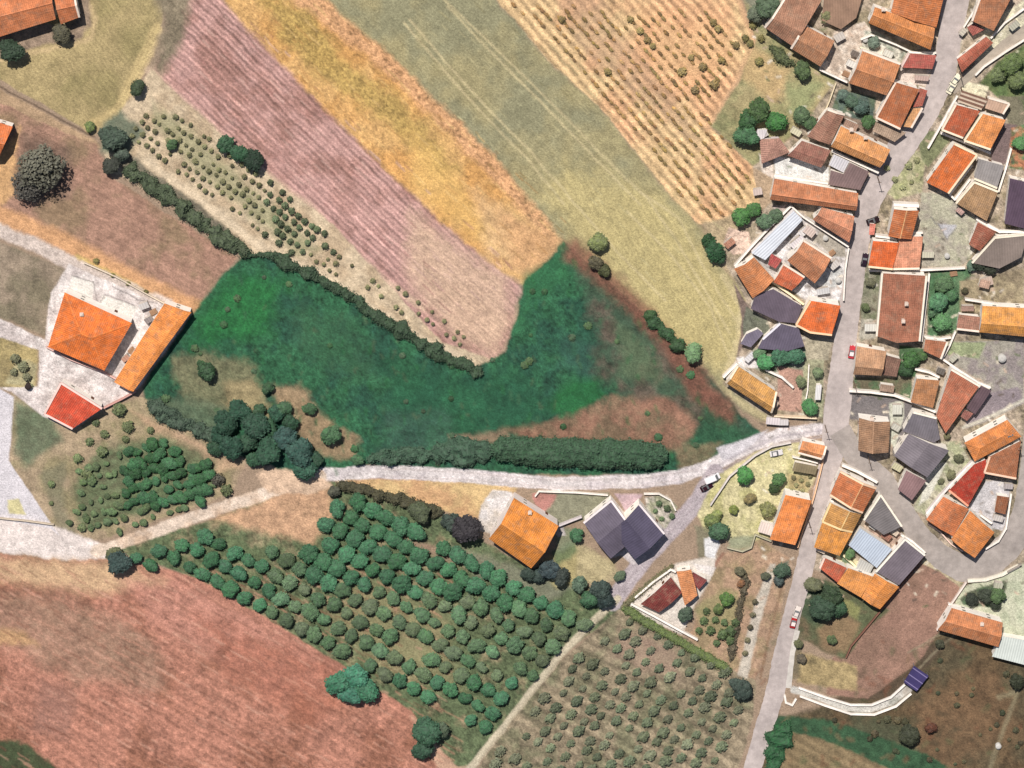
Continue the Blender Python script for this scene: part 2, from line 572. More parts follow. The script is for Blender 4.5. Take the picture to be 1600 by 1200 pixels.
# --- fields of the upper half
paint([(-400, -400), (330, -400), (262, -40), (250, 45), (192, 172), (142, 208), (95, 180), (-10, 118), (-400, -120)], (172, 154, 112), 4, 3, 'stubble_field', .1, 12, (156, 142, 100), 60, .1, stripes=((52, 7, .05),), relief=.04)
paint([(244, 50), (188, 168), (142, 200)], (205, 182, 132), 8, 4, line=20, alpha=.75, stripes=((118, 6, .08),))
paint([(130, -20), (148, 30), (142, 60), (60, 80), (0, 95)], (208, 182, 140), 8, 4, line=8, alpha=.7)
paint([(-40, 60), (60, 36), (100, 40), (125, 30), (118, -30), (142, -30), (142, 40), (120, 60), (70, 68), (40, 80), (-30, 100)], (150, 130, 112), 8, 5, mott=.2)
paint([(-10, 130), (60, 168), (146, 214)], (96, 78, 64), 3, 1.5, line=3, alpha=.8)
paint([(-400, -110), (-10, 134), (146, 218), (160, 232), (120, 240), (60, 200), (0, 165), (-400, -60)], (180, 152, 122), 5, 3)
paint([(-400, 60), (0, 160), (60, 190), (150, 225), (178, 280), (372, 402), (345, 430), (302, 486), (262, 470), (0, 345), (-400, 200)], (166, 130, 112), 4, 3, 'ploughed_field', .14, 8, (146, 122, 98), 45, .15, stripes=((28, 9, .04),), relief=.05)
paint([(-10, 250), (30, 200), (22, 300), (-20, 340)], (206, 164, 118), 12, 8)
paint([(-100, 260), (0, 335), (110, 385), (210, 440), (302, 482)], (206, 158, 116), 16, 5, line=30, mott=.14)
paint([(120, 402), (180, 432), (250, 470)], (202, 180, 116), 8, 3, line=9, alpha=.8)
paint([(40, 215), (110, 230), (110, 300), (60, 320), (20, 290)], (120, 100, 88), 30, 10, alpha=.8, mott=.25)
# pale track and grey-green paddock at the left
paint([(-100, 300), (0, 360), (60, 385), (110, 412), (200, 452), (262, 478)], (206, 190, 180), 7, 4, 'dirt_track', .16, 6, line=20)
paint([(-400, 250), (0, 378), (104, 420), (72, 528), (-10, 492), (-400, 380)], (150, 134, 116), 6, 4, 'paddock', .16, 10, (128, 118, 98), 40, .1, relief=.03)
paint([(-400, 400), (0, 520), (60, 548), (56, 612), (0, 606), (-400, 560)], (176, 158, 112), 6, 4, 'paddock', .18, 9, (140, 126, 92), 30, .1)
# pink ploughed strip
paint([(268, -400), (330, -60), (345, 0), (410, 60), (560, 218), (600, 262), (700, 352), (790, 432), (828, 452), (806, 480), (800, 520), (772, 562), (690, 540), (600, 440), (520, 352), (400, 262), (300, 170), (236, 112), (262, 60)], (190, 150, 142), 8, 4, 'ploughed_field', .1, 8, (166, 126, 116), 50, .1,
      stripes=((44, 7.5, .19), (44, 16, .1), (44, 52, .06)), relief=.07)
paint([(240, -20), (300, -10), (285, 60), (250, 120), (236, 110), (255, 50)], (136, 124, 104), 22, 8, mott=.2)
paint([(232, 108), (300, 170), (400, 262), (480, 318), (600, 440), (660, 480)], (212, 186, 160), 10, 3, line=9, alpha=.7)
paint([(640, 330), (790, 436), (804, 500), (770, 556), (700, 520), (640, 450)], (208, 178, 152), 40, 12, alpha=.8, stripes=((38, 7, .06),))
# orange strip
paint([(300, -400), (330, -20), (398, 58), (552, 216), (694, 350), (788, 428), (832, 452), (850, 400), (882, 376), (790, 252), (640, 98), (520, -6), (390, -400)], (214, 170, 112), 12, 5, 'stubble_field', .2, 5, (206, 156, 96), 40, .1, stripes=((44, 9, .03),), relief=.04)
paint([(470, 0), (540, 90), (640, 170), (720, 260), (690, 280), (600, 190), (500, 120), (440, 60), (410, 0)], (172, 146, 86), 30, 12, alpha=.85, mott=.34, msc=4)
paint([(475, -10), (605, 92), (768, 252), (872, 372)], (206, 158, 118), 14, 6, line=34, alpha=.85, mott=.36, msc=4)
paint([(640, 200), (700, 250), (790, 400), (750, 380), (640, 290)], (226, 184, 112), 24, 8, alpha=.6, mott=.12)
paint([(740, 300), (880, 380), (840, 446), (760, 400)], (212, 176, 132), 34, 10, alpha=.75, mott=.2)
paint([(780, 330), (880, 380), (840, 440), (800, 420)], (196, 150, 108), 24, 8, alpha=.6, mott=.25)
# grey-green hay field with paired wheel tracks
paint([(370, -400), (500, -8), (618, 92), (780, 254), (882, 378), (1000, 482), (1062, 545), (1112, 588), (1135, 622), (1190, 660), (1215, 655), (1150, 612), (1150, 560), (1168, 500), (1165, 462), (1118, 400), (1092, 352), (1055, 315), (950, 180), (860, 96), (768, -10), (600, -400)], (162, 152, 114), 11, 6, 'hay_field', .1, 7, (146, 142, 112), 70, -.1,
      stripes=((45, 5, .04),), relief=.03)
paint([(880, 250), (1000, 290), (1070, 330), (1110, 405), (1165, 470), (1160, 540), (1120, 590), (1040, 520), (900, 380), (840, 310)], (194, 178, 126), 50, 14, alpha=.85, mott=.09, stripes=((60, 8, .05),))
for ln in ([(690, -5), (760, 62), (820, 120), (900, 200), (960, 262), (1010, 308), (1060, 380), (1100, 450), (1140, 520)],
           [(700, 10), (752, 66), (812, 126), (892, 208), (950, 268), (1000, 320)],
           [(640, 30), (700, 102), (760, 168), (830, 238), (900, 320), (960, 390), (1040, 470)],
           [(632, 36), (692, 108), (752, 176), (822, 246), (880, 318)],
           [(1000, 300), (1060, 340), (1100, 420), (1150, 500)], [(980, 330), (1050, 400), (1110, 480), (1140, 560)]):
    paint(ln, (206, 190, 148), 3, 1.5, line=4, alpha=.55)
paint([(1130, 430), (1158, 480), (1155, 530), (1132, 590), (1140, 620), (1200, 655)], (208, 192, 150), 6, 3, line=10, alpha=.7)
# orange rows (vines) right of it
paint([(600, -400), (768, -10), (860, 96), (950, 180), (1055, 315), (1092, 350), (1128, 352), (1200, 312), (1205, 290), (1110, 198), (1148, 130), (1178, 60), (1150, -10), (1100, -400)], (212, 180, 136), 4, 3, 'vineyard_soil', .16, 6, (214, 168, 128), 60, .15,
      stripes=((48.7, 13.5, .23),), relief=.04)
paint([(860, -20), (900, 70), (1000, 160), (1100, 240), (1060, 160), (960, 40), (930, -20)], (176, 146, 120), 20, 8, alpha=.5)
paint([(1000, 10), (1080, 30), (1140, 40), (1150, 100), (1080, 130), (1000, 90)], (226, 172, 128), 30, 10, alpha=.5)
paint([(1150, -10), (1178, 62), (1150, 130), (1108, 200)], (214, 172, 134), 6, 2, line=9, alpha=.8)
# upper right rough grass behind the village
paint([(1130, -400), (1160, 0), (1182, 60), (1152, 132), (1112, 196), (1176, 262), (1210, 240), (1240, 210), (1300, 140), (1310, 120), (1190, 40), (1210, -100)], (172, 158, 118), 6, 4, 'rough_grass', .16, 9, (146, 144, 104), 36, .05)
paint([(1170, 70), (1230, 110), (1216, 160), (1180, 140), (1156, 120)], (204, 172, 126), 16, 8, alpha=.75)
paint([(1230, 130), (1290, 130), (1270, 165), (1230, 180)], (150, 156, 112), 14, 6, alpha=.8)
paint([(1080, -400), (1200, -40), (1210, 20), (1180, 20), (1150, -10)], (120, 122, 108), 12, 6, alpha=.9)
paint([(1100, 350), (1200, 318), (1240, 330), (1150, 440), (1120, 400)], (186, 166, 134), 6, 4, mott=.2)
r_1 = np.random.default_rng(21)
for _ in range(420):
    t_, s_ = r_1.uniform(0, 1), r_1.uniform(0, 1)
    k_ = r_1.integers(3)
    a_, b_, c_ = [((300, 40), (760, 470), 110), ((430, 0), (850, 380), 90), ((680, 0), (1080, 420), 150)][k_]
    x_ = a_[0] + (b_[0] - a_[0]) * t_ + (s_ - .5) * c_; y_ = a_[1] + (b_[1] - a_[1]) * t_ - (s_ - .5) * c_ * .9
    cc_ = [[(150, 106, 100), (206, 172, 160)], [(176, 130, 78), (226, 190, 130), (150, 120, 70)], [(136, 128, 92), (186, 176, 134)]][k_]
    L_ = r_1.uniform(5, 26)
    paint([(x_, y_), (x_ + L_ * .72, y_ + L_ * .69)], cc_[r_1.integers(len(cc_))], 3, 1.5, line=r_1.uniform(1.2, 3), alpha=.5)
# pale strip with rows of young bushes
paint([(236, 108), (300, 168), (400, 260), (520, 350), (600, 438), (690, 535), (774, 562), (738, 574), (640, 520), (480, 440), (380, 395), (300, 340), (172, 265), (160, 230), (190, 172), (215, 140)], (204, 184, 156), 4, 3, 'orchard_ground', .14, 7, (186, 164, 136), 30, .1, stripes=((36, 12, .05),), relief=.03)
paint([(190, 170), (225, 205), (200, 240), (160, 240), (155, 200)], (104, 116, 98), 14, 6, alpha=.9)
paint([(240, 160), (330, 230), (400, 300), (500, 390), (470, 400), (380, 330), (290, 250), (240, 200)], (136, 142, 104), 24, 8, alpha=.6)
paint([(230, 250), (320, 320), (400, 380), (520, 440), (640, 520), (740, 572)], (226, 206, 178), 10, 4, line=13, alpha=.7)
paint([(190, 245), (280, 310), (370, 385)], (92, 92, 82), 8, 4, line=22, alpha=.8, mott=.3, msc=5)
# green meadow
MEADOW = [(386, 398), (430, 398), (520, 448), (640, 520), (742, 576), (790, 548), (806, 500), (820, 440), (882, 378), (950, 440), (1000, 484), (1062, 548), (1112, 592), (1150, 640), (1192, 682), (1140, 708), (1060, 744), (900, 742), (740, 738), (580, 726), (480, 752), (345, 700), (228, 628), (222, 604), (304, 486), (350, 425)]
paint(MEADOW, (50, 98, 68), 5, 4, 'meadow', .3, 4, (42, 82, 64), 36, .0, relief=.06, stripes=((62, 8, .04),))
paint([(360, 430), (440, 440), (420, 520), (330, 540), (290, 540), (320, 480)], (42, 108, 58), 40, 12, alpha=.8, mott=.24, stripes=((118, 10, .07),))
paint([(820, 430), (880, 385), (900, 420), (840, 470), (806, 520)], (56, 114, 74), 22, 6, alpha=.7, stripes=((130, 8, .07),))
paint([(880, 600), (930, 590), (945, 620), (900, 650), (850, 640)], (42, 108, 58), 24, 8, alpha=.7)
paint([(600, 560), (700, 590), (820, 580), (860, 650), (740, 690), (620, 650)], (40, 88, 62), 50, 14, alpha=.7, mott=.25)
paint([(470, 470), (560, 500), (600, 600), (520, 590), (450, 540)], (64, 100, 72), 40, 14, alpha=.4, mott=.2)
paint([(885, 400), (930, 430), (1010, 505), (1110, 596), (1165, 668), (1090, 664), (990, 630), (930, 590), (930, 500), (905, 450)], (100, 86, 76), 34, 12, alpha=.85, mott=.26, col2=(70, 88, 70), c2sc=30)
paint([(900, 395), (985, 470), (1060, 550), (1105, 620), (1130, 650)], (128, 84, 70), 20, 8, line=34, alpha=.8, mott=.25)
paint([(960, 500), (1010, 540), (1040, 600), (970, 590)], (96, 112, 84), 24, 12, alpha=.7)
paint([(780, 670), (860, 660), (960, 620), (1040, 620), (1090, 660), (1070, 705), (960, 695), (820, 690)], (146, 108, 90), 16, 8, alpha=.92, mott=.2, col2=(128, 104, 84), c2sc=25)
paint([(700, 680), (790, 672), (800, 690), (700, 696)], (168, 134, 112), 10, 5, alpha=.6)
paint([(1100, 640), (1180, 680), (1140, 700), (1090, 690)], (52, 92, 66), 16, 6, alpha=.9, mott=.25)
paint([(270, 560), (320, 545), (400, 570), (410, 620), (340, 650), (280, 620)], (124, 120, 92), 20, 10, alpha=.85, mott=.22, msc=5)
paint([(350, 600), (400, 590), (430, 650), (350, 650)], (154, 138, 104), 14, 8, alpha=.8, mott=.25)
paint([(420, 600), (470, 600), (500, 640), (560, 690), (550, 715), (500, 712), (440, 650)], (158, 134, 106), 14, 8, alpha=.92, mott=.2)
paint([(230, 625), (290, 665), (350, 690), (380, 640), (300, 620)], (92, 104, 82), 14, 6, alpha=.8, mott=.25)
paint([(600, 640), (700, 640), (700, 720), (590, 720)], (70, 96, 84), 30, 12, alpha=.4, mott=.3)
paint([(880, 520), (930, 540), (920, 590), (870, 570)], (60, 92, 84), 22, 8, alpha=.4)
paint([(1060, 700), (1130, 690), (1100, 735), (1060, 735)], (130, 112, 88), 10, 5, alpha=.7, mott=.2)
# left grove
paint([(18, 612), (70, 640), (112, 672), (160, 640), (222, 620), (340, 690), (385, 722), (360, 772), (130, 852), (92, 838), (16, 722)], (170, 150, 124), 4, 3, 'orchard_ground', .15, 7, (152, 140, 108), 30, .1, relief=.03)
paint([(24, 625), (80, 650), (96, 690), (40, 730), (22, 700)], (96, 112, 88), 16, 5, alpha=.85, mott=.2)
paint([(60, 740), (100, 720), (100, 790), (120, 835), (95, 830)], (120, 118, 96), 12, 5, alpha=.7)
paint([(200, 640), (330, 700), (380, 730), (340, 740), (260, 690)], (196, 162, 134), 12, 5, alpha=.7)
paint([(150, 700), (260, 680), (340, 720), (330, 770), (130, 830), (110, 770)], (84, 104, 74), 20, 8, alpha=.8, mott=.3, stripes=((-18, 15, .15),))
# lower half: track, orchard, red field
paint([(-400, 800), (0, 812), (90, 822), (152, 850), (180, 870), (120, 878), (0, 862), (-400, 840)], (226, 213, 207), 6, 4, 'dirt_track', .12, 8)
paint([(-400, 848), (0, 864), (100, 876), (180, 872), (320, 905), (430, 972), (520, 1022), (600, 1060), (640, 1100), (690, 1160), (720, 1205), (760, 1500), (-400, 1500)], (178, 125, 106), 5, 4, 'ploughed_field', .22, 5, (148, 101, 82), 60, .1, stripes=((30, 9, .06), (30, 23, .06)), relief=.05)
paint([(-60, 870), (180, 878), (260, 910), (160, 930), (-60, 900)], (206, 174, 138), 26, 8, alpha=.85, mott=.14)
paint([(180, 900), (300, 910), (430, 980), (520, 1030), (560, 1080), (420, 1080), (260, 990)], (184, 132, 116), 36, 12, alpha=.7, mott=.26)
paint([(-60, 930), (100, 930), (240, 1000), (260, 1080), (100, 1060), (-60, 980)], (158, 132, 112), 36, 12, alpha=.6, mott=.24)
paint([(-60, 970), (40, 990), (60, 1010), (-60, 1010)], (204, 164, 116), 14, 8, alpha=.6)
paint([(60, 1060), (120, 1080), (110, 1160), (50, 1140)], (140, 108, 98), 24, 8, alpha=.45)
paint([(300, 960), (500, 1030), (560, 1090), (480, 1130), (360, 1060)], (166, 106, 86), 40, 14, alpha=.6, mott=.26)
paint([(-100, 1150), (40, 1160), (110, 1215), (120, 1400), (-200, 1400)], (62, 78, 52), 10, 6, alpha=.95, name='rough_grass', mott=.25)
paint([(640, 1120), (700, 1150), (760, 1140), (720, 1210), (690, 1210)], (206, 172, 146), 10, 5, alpha=.8)
paint([(180, 862), (262, 832), (330, 812), (450, 762), (520, 752), (640, 780), (760, 848), (830, 890), (960, 930), (985, 950), (960, 965), (880, 1018), (740, 1195), (715, 1200), (640, 1110), (520, 1030), (430, 974), (320, 908)], (96, 108, 78), 4, 3, 'orchard_ground', .3, 4, (140, 130, 102), 20, .25, relief=.04)
paint([(330, 812), (450, 765), (515, 760), (520, 800), (490, 850), (420, 835)], (204, 162, 130), 16, 7, alpha=.9, mott=.2)
paint([(560, 905), (700, 960), (720, 1080), (620, 1060), (500, 960)], (156, 146, 110), 40, 10, alpha=.6)
paint([(600, 830), (700, 860), (760, 880), (700, 880), (620, 850)], (168, 138, 120), 14, 6, alpha=.8)
paint([(700, 850), (790, 880), (900, 920), (860, 940), (740, 900)], (130, 130, 112), 14, 6, alpha=.8)
paint([(840, 880), (900, 850), (960, 880), (940, 910), (870, 920)], (176, 164, 116), 12, 5, alpha=.85)
paint([(860, 860), (900, 840), (905, 860), (870, 885)], (92, 116, 82), 10, 4, alpha=.8)
paint([(520, 742), (600, 738), (740, 745), (812, 760), (752, 832), (700, 800), (600, 772), (530, 762)], (208, 178, 130), 5, 4, 'stubble_field', .12, 8, (198, 158, 118), 30, .1)
paint([(530, 748), (640, 748), (760, 752)], (170, 122, 92), 3, 1.5, line=2.5, alpha=.8)
# white pad far left
paint([(-400, 600), (0, 608), (22, 620), (14, 720), (92, 836), (80, 826), (0, 812), (-400, 800)], (214, 208, 212), 2.5, 1, 'concrete_yard', .05, 20)
paint([(12, 782), (30, 780), (40, 805), (14, 803)], (206, 196, 150), 3, 2)
# farm yards left
paint([(-400, 440), (0, 498), (70, 532), (80, 458), (108, 412), (256, 478), (300, 490), (212, 612), (160, 640), (112, 672), (66, 650), (18, 612), (0, 606), (60, 604), (62, 548), (-60, 505)], (228, 218, 214), 3, 2, 'farm_yard', .16, 5, (200, 188, 184), 22, .1)
paint([(30, 560), (58, 570), (52, 604), (8, 600)], (184, 176, 140), 6, 3, alpha=.8, mott=.25)
for bx_ in ([(112, 430), (148, 440), (144, 470), (108, 455)], [(160, 460), (215, 480), (206, 500), (156, 480)]):
    paint(bx_, (226, 220, 212), 2.5, 1, alpha=.9, mott=.05)
for ln in ([(112, 430), (146, 440), (152, 470)], [(156, 476), (164, 460), (210, 478)], [(108, 452), (140, 466)], [(176, 448), (215, 468), (245, 474)]):
    paint(ln, (128, 120, 118), 2, 1.5, line=2.2, alpha=.7)
# limestone road through the middle, and the lane that leaves it
paint([(505, 742), (600, 737), (740, 744), (870, 756), (1000, 752), (1060, 745), (1110, 728), (1160, 702), (1220, 680), (1290, 668)], (218, 209, 208), 3, 2, 'dirt_road', .18, 5, (206, 196, 198), 26, .1, line=21)
paint([(1120, 700), (1150, 690), (1200, 672), (1150, 715), (1128, 720)], (206, 200, 204), 4, 2)
paint([(500, 744), (440, 762), (380, 782), (300, 808), (230, 835), (150, 862)], (226, 206, 188), 4, 3, 'dirt_track', .14, 8, (210, 182, 158), 30, .1, line=19)
paint([(420, 728), (500, 745), (520, 758), (480, 772), (420, 770), (400, 740)], (214, 184, 158), 6, 4, mott=.18)
paint([(1118, 738), (1092, 780), (1060, 818), (1010, 870), (975, 915), (956, 942)], (178, 166, 170), 3, 2, 'lane', .09, 7, line=27)
paint([(965, 935), (925, 972), (870, 1030), (800, 1120), (742, 1192), (700, 1240), (600, 1420)], (200, 188, 164), 3, 2, 'dirt_track', .1, 6, line=11)
paint([(968, 938), (926, 980), (866, 1040), (800, 1124), (748, 1190)], (170, 158, 134), 2, 1, line=2.5, alpha=.7)
# road tracks
for off in (-6, 5):
    paint([(1110, 740 + off), (1160, 712 + off), (1220, 688 + off), (1285, 678 + off)], (168, 158, 164), 3, 1.5, line=3.5, alpha=.6)
    paint([(600, 738 + off), (740, 745 + off), (870, 757 + off), (1000, 754 + off), (1090, 740 + off)], (190, 176, 172), 3, 1.5, line=2.5, alpha=.5)
    paint([(1105 + off, 770), (1060 + off, 820), (1012 + off, 872), (975 + off, 915)], (198, 188, 190), 3, 1.5, line=3, alpha=.6)
# house plots between the two roads
paint([(770, 765), (800, 768), (804, 780), (770, 835), (745, 828), (752, 790)], (216, 210, 208), 3, 2, 'courtyard', .14, 5, (200, 190, 180), 20)
paint([(830, 768), (950, 770), (958, 780), (915, 812), (872, 822), (835, 795)], (140, 138, 116), 4, 2, 'garden_soil', .12, 6)
paint([(832, 770), (870, 772), (860, 792), (848, 800), (834, 786)], (190, 128, 122), 4, 3, alpha=.8)
paint([(960, 772), (1005, 772), (995, 786), (978, 800)], (196, 170, 176), 3, 2, alpha=.9)
paint([(1008, 776), (1042, 774), (1060, 790), (1050, 815), (1038, 828), (1010, 795)], (150, 150, 126), 4, 3, 'garden_soil', .3, 4, (206, 196, 186), 12)
paint([(955, 872), (978, 855), (1000, 876), (990, 884), (970, 868)], (214, 204, 204), 3, 1.5)
paint([(905, 845), (950, 875), (970, 900), (930, 920), (900, 900)], (178, 164, 130), 10, 4, alpha=.8, mott=.2)
paint([(868, 822), (905, 830), (900, 850), (870, 860)], (120, 130, 104), 8, 4, alpha=.8)
paint([(858, 820), (880, 822), (884, 836), (872, 838)], (206, 196, 196), 3, 2, alpha=.8)
# lower right olive ground
paint([(966, 952), (1100, 1010), (1180, 1062), (1176, 1120), (1150, 1215), (1100, 1500), (620, 1500), (748, 1198), (806, 1120), (876, 1034)], (146, 132, 110), 4, 3, 'olive_grove_soil', .26, 5, (120, 116, 92), 30, .1, stripes=((28, 19, .16),), relief=.04)
paint([(970, 980), (1060, 1010), (1060, 1060), (960, 1030)], (170, 142, 126), 24, 8, alpha=.6)
# kitchen gardens west of the main street
paint([(1130, 865), (1180, 838), (1235, 872), (1220, 960), (1180, 1062), (1130, 1040), (1075, 1000), (1096, 940), (1110, 900)], (174, 144, 120), 4, 3, 'garden_soil', .15, 6, (158, 138, 108), 24, .1)
paint([(1130, 920), (1155, 925), (1150, 1000), (1090, 975), (1085, 950)], (150, 146, 104), 12, 5, alpha=.7)
paint([(1204, 880), (1214, 885), (1185, 980), (1168, 1060), (1152, 1055), (1180, 940)], (196, 186, 172), 4, 2, 'garden_path', .14, 5)
paint([(1215, 885), (1232, 872), (1226, 915), (1212, 920)], (86, 100, 88), 6, 3, alpha=.9, mott=.2)
paint([(1130, 865), (1100, 905), (1084, 935), (1078, 960)], (150, 106, 90), 3, 1.5, line=4, alpha=.8)
paint([(1226, 900), (1205, 980), (1188, 1060)], (140, 112, 90), 3, 1.5, line=4, alpha=.8)
paint([(1000, 925), (1045, 895), (1056, 898), (1010, 935), (1050, 972), (1072, 978), (1060, 990), (985, 950)], (222, 214, 208), 3, 1.5, 'courtyard', .08, 6)
paint([(975, 944), (1045, 888), (1056, 880), (1120, 868), (1110, 905), (1080, 955), (1066, 992), (1000, 960)], (214, 204, 194), 3, 1.5, 'courtyard', .1, 6)
# walled yellow garden
paint([(1120, 742), (1170, 712), (1206, 698), (1250, 692), (1286, 718), (1276, 745), (1262, 770), (1226, 772), (1206, 840), (1160, 852), (1100, 832), (1090, 800)], (210, 200, 156), 4, 3, 'garden_lawn', .18, 5, (184, 178, 128), 24, .1)
paint([(1086, 820), (1120, 830), (1115, 868), (1090, 875)], (124, 122, 100), 6, 3, alpha=.8)
paint([(1230, 740), (1265, 745), (1262, 768), (1232, 762)], (168, 150, 110), 6, 3, alpha=.8, mott=.35, msc=4)
paint([(1135, 840), (1180, 838), (1176, 855), (1140, 862)], (150, 154, 128), 6, 3, alpha=.9)
paint([(1100, 842), (1118, 838), (1125, 850), (1116, 872), (1102, 870)], (222, 220, 220), 2.5, 1.5, 'patio', .05)
paint([(1082, 880), (1118, 886), (1112, 900), (1092, 893)], (224, 216, 212), 2.5, 1.5)
# south-east: village edge fields
paint([(1500, 905), (1700, 880), (1700, 1500), (1100, 1500), (1176, 1200), (1200, 1130), (1300, 1100), (1400, 1000)], (92, 82, 62), 8, 6, 'scrubland', .26, 6, (100, 82, 60), 50, .05, relief=.08)
paint([(1440, 1080), (1560, 1050), (1600, 1150), (1500, 1200), (1400, 1180)], (118, 92, 68), 40, 14, alpha=.7, mott=.25)
paint([(1320, 1120), (1420, 1120), (1440, 1180), (1340, 1160)], (76, 82, 62), 26, 12, alpha=.7, mott=.25)
paint([(1478, 1000), (1502, 985), (1440, 1050), (1400, 1090), (1300, 1100), (1240, 1092), (1350, 1090), (1440, 1010)], (88, 74, 60), 8, 4, alpha=.9)
paint([(1442, 868), (1480, 882), (1512, 912), (1478, 968), (1440, 1030), (1356, 1092), (1330, 1090), (1290, 1085), (1300, 1030), (1345, 985), (1400, 918)], (156, 122, 106), 3, 2, 'ploughed_field', .09, 10, (144, 114, 98), 40, .1, stripes=((126, 12, .025),), relief=.03)
paint([(1290, 1030), (1340, 1040), (1340, 1080), (1245, 1066), (1250, 1020)], (170, 150, 110), 6, 4, 'sandy_plot', .18, 7)
paint([(1256, 900), (1300, 910), (1390, 955), (1350, 985), (1322, 1032), (1290, 1020), (1240, 990), (1238, 940)], (96, 102, 74), 5, 3, 'garden_lawn', .16, 7, (112, 98, 76), 26, .1)
paint([(1275, 985), (1318, 958), (1346, 975), (1322, 1022), (1285, 1012)], (146, 120, 92), 12, 4, alpha=.85, mott=.12)
paint([(1300, 925), (1345, 950), (1340, 968), (1300, 945)], (146, 146, 96), 6, 3, alpha=.8)
paint([(1250, 905), (1290, 905), (1300, 960), (1270, 975), (1250, 960)], (66, 82, 62), 14, 5, alpha=.9, mott=.2)
paint([(1236, 985), (1254, 990), (1250, 1060), (1232, 1062)], (112, 104, 82), 6, 3, alpha=.8)
paint([(1420, 1020), (1470, 990), (1500, 985), (1470, 1010), (1430, 1050)], (150, 140, 116), 3, 2, line=2.5, alpha=.7)
paint([(1240, 1078), (1275, 1088), (1320, 1106), (1360, 1108), (1395, 1096), (1420, 1076)], (204, 200, 192), 2.5, 1, 'driveway', .07, 6, line=11)
paint([(1212, 1118), (1300, 1126), (1450, 1180), (1520, 1215), (1400, 1215), (1250, 1150), (1205, 1130)], (56, 86, 60), 6, 4, 'rough_grass', .2, 7)
paint([(1222, 1140), (1300, 1160), (1420, 1215), (1420, 1400), (1160, 1400), (1205, 1200)], (134, 116, 88), 5, 3, 'ploughed_field', .12, 8, stripes=((32, 14, .14),), relief=.07)
paint([(1560, 1090), (1590, 1080), (1560, 1160), (1540, 1220)], (150, 140, 112), 6, 3, line=7, alpha=.55)
# ---- village ground
VIL = [(1210, -300), (1190, 42), (1310, 122), (1240, 215), (1176, 262), (1205, 300), (1190, 330), (1124, 395), (1166, 470), (1150, 560), (1128, 600), (1200, 650), (1290, 662), (1306, 700), (1290, 720), (1250, 860), (1270, 890), (1400, 920), (1445, 864), (1512, 905), (1560, 900), (1900, 880), (1900, -300)]
paint(VIL, (176, 160, 142), 4, 2, 'village_ground', .3, 5, (140, 128, 106), 24, .1)
r_0 = np.random.default_rng(8)
Y = lambda p, c, n=None, m=.12, c2=None, sf=2.5: paint(p, c, sf, 1.5, n, m, 4, c2, 12)
Y([(1303, 50), (1350, 34), (1372, 62), (1345, 78), (1328, 128), (1280, 108)], (228, 213, 198), 'courtyard', .2, (186, 168, 152))
Y([(1350, 48), (1372, 50), (1420, 78), (1404, 100), (1345, 78)], (150, 154, 140), 'courtyard', .25, (205, 200, 186))
Y([(1408, 106), (1455, 110), (1446, 135), (1400, 126)], (222, 205, 194), 'courtyard', .15)
Y([(1310, 140), (1370, 152), (1362, 190), (1350, 200), (1300, 170)], (98, 112, 92), 'garden_soil', .22, (84, 98, 92))
Y([(1318, 180), (1366, 195), (1395, 222), (1390, 238), (1325, 200), (1312, 190)], (140, 122, 108), 'courtyard', .12)
Y([(1210, 243), (1250, 250), (1296, 262), (1295, 284), (1210, 276)], (222, 220, 216), 'courtyard', .12)
Y([(1185, 240), (1208, 258), (1208, 300), (1196, 300)], (220, 205, 192), None, .2)
Y([(1145, 440), (1170, 480), (1175, 520), (1158, 545), (1150, 560), (1160, 500)], (130, 112, 104), None, .2)
Y([(1240, 325), (1272, 345), (1326, 378), (1322, 470), (1260, 470), (1170, 405)], (222, 218, 218), 'courtyard', .2, (184, 176, 172))
Y([(1283, 360), (1320, 378), (1322, 402), (1300, 400), (1270, 375)], (166, 158, 146), None, .15)
Y([(1280, 420), (1318, 420), (1316, 450), (1270, 448)], (186, 186, 184), None, .25, (216, 214, 212))
Y([(1205, 320), (1240, 320), (1238, 335), (1210, 330)], (196, 178, 172), None, .15)
Y([(1140, 355), (1170, 362), (1176, 392), (1145, 398), (1130, 380)], (218, 190, 172), None, .25)
Y([(1165, 480), (1200, 500), (1205, 530), (1170, 540), (1160, 520)], (110, 112, 98), None, .2)
Y([(1175, 545), (1260, 545), (1262, 575), (1210, 590), (1165, 570)], (150, 150, 132), 'garden_soil', .25, (112, 124, 100))
Y([(1150, 560), (1178, 552), (1185, 575), (1155, 575)], (226, 220, 218), None, .12)
Y([(1215, 572), (1256, 578), (1254, 645), (1215, 640)], (184, 146, 130), 'patio', .12)
Y([(1256, 560), (1288, 560), (1286, 652), (1252, 648)], (160, 158, 130), 'garden_soil', .25)
Y([(1258, 530), (1300, 530), (1294, 562), (1258, 560)], (176, 166, 144), None, .2)
Y([(1175, 262), (1210, 280), (1205, 315), (1190, 330)], (180, 156, 130), None, .15)
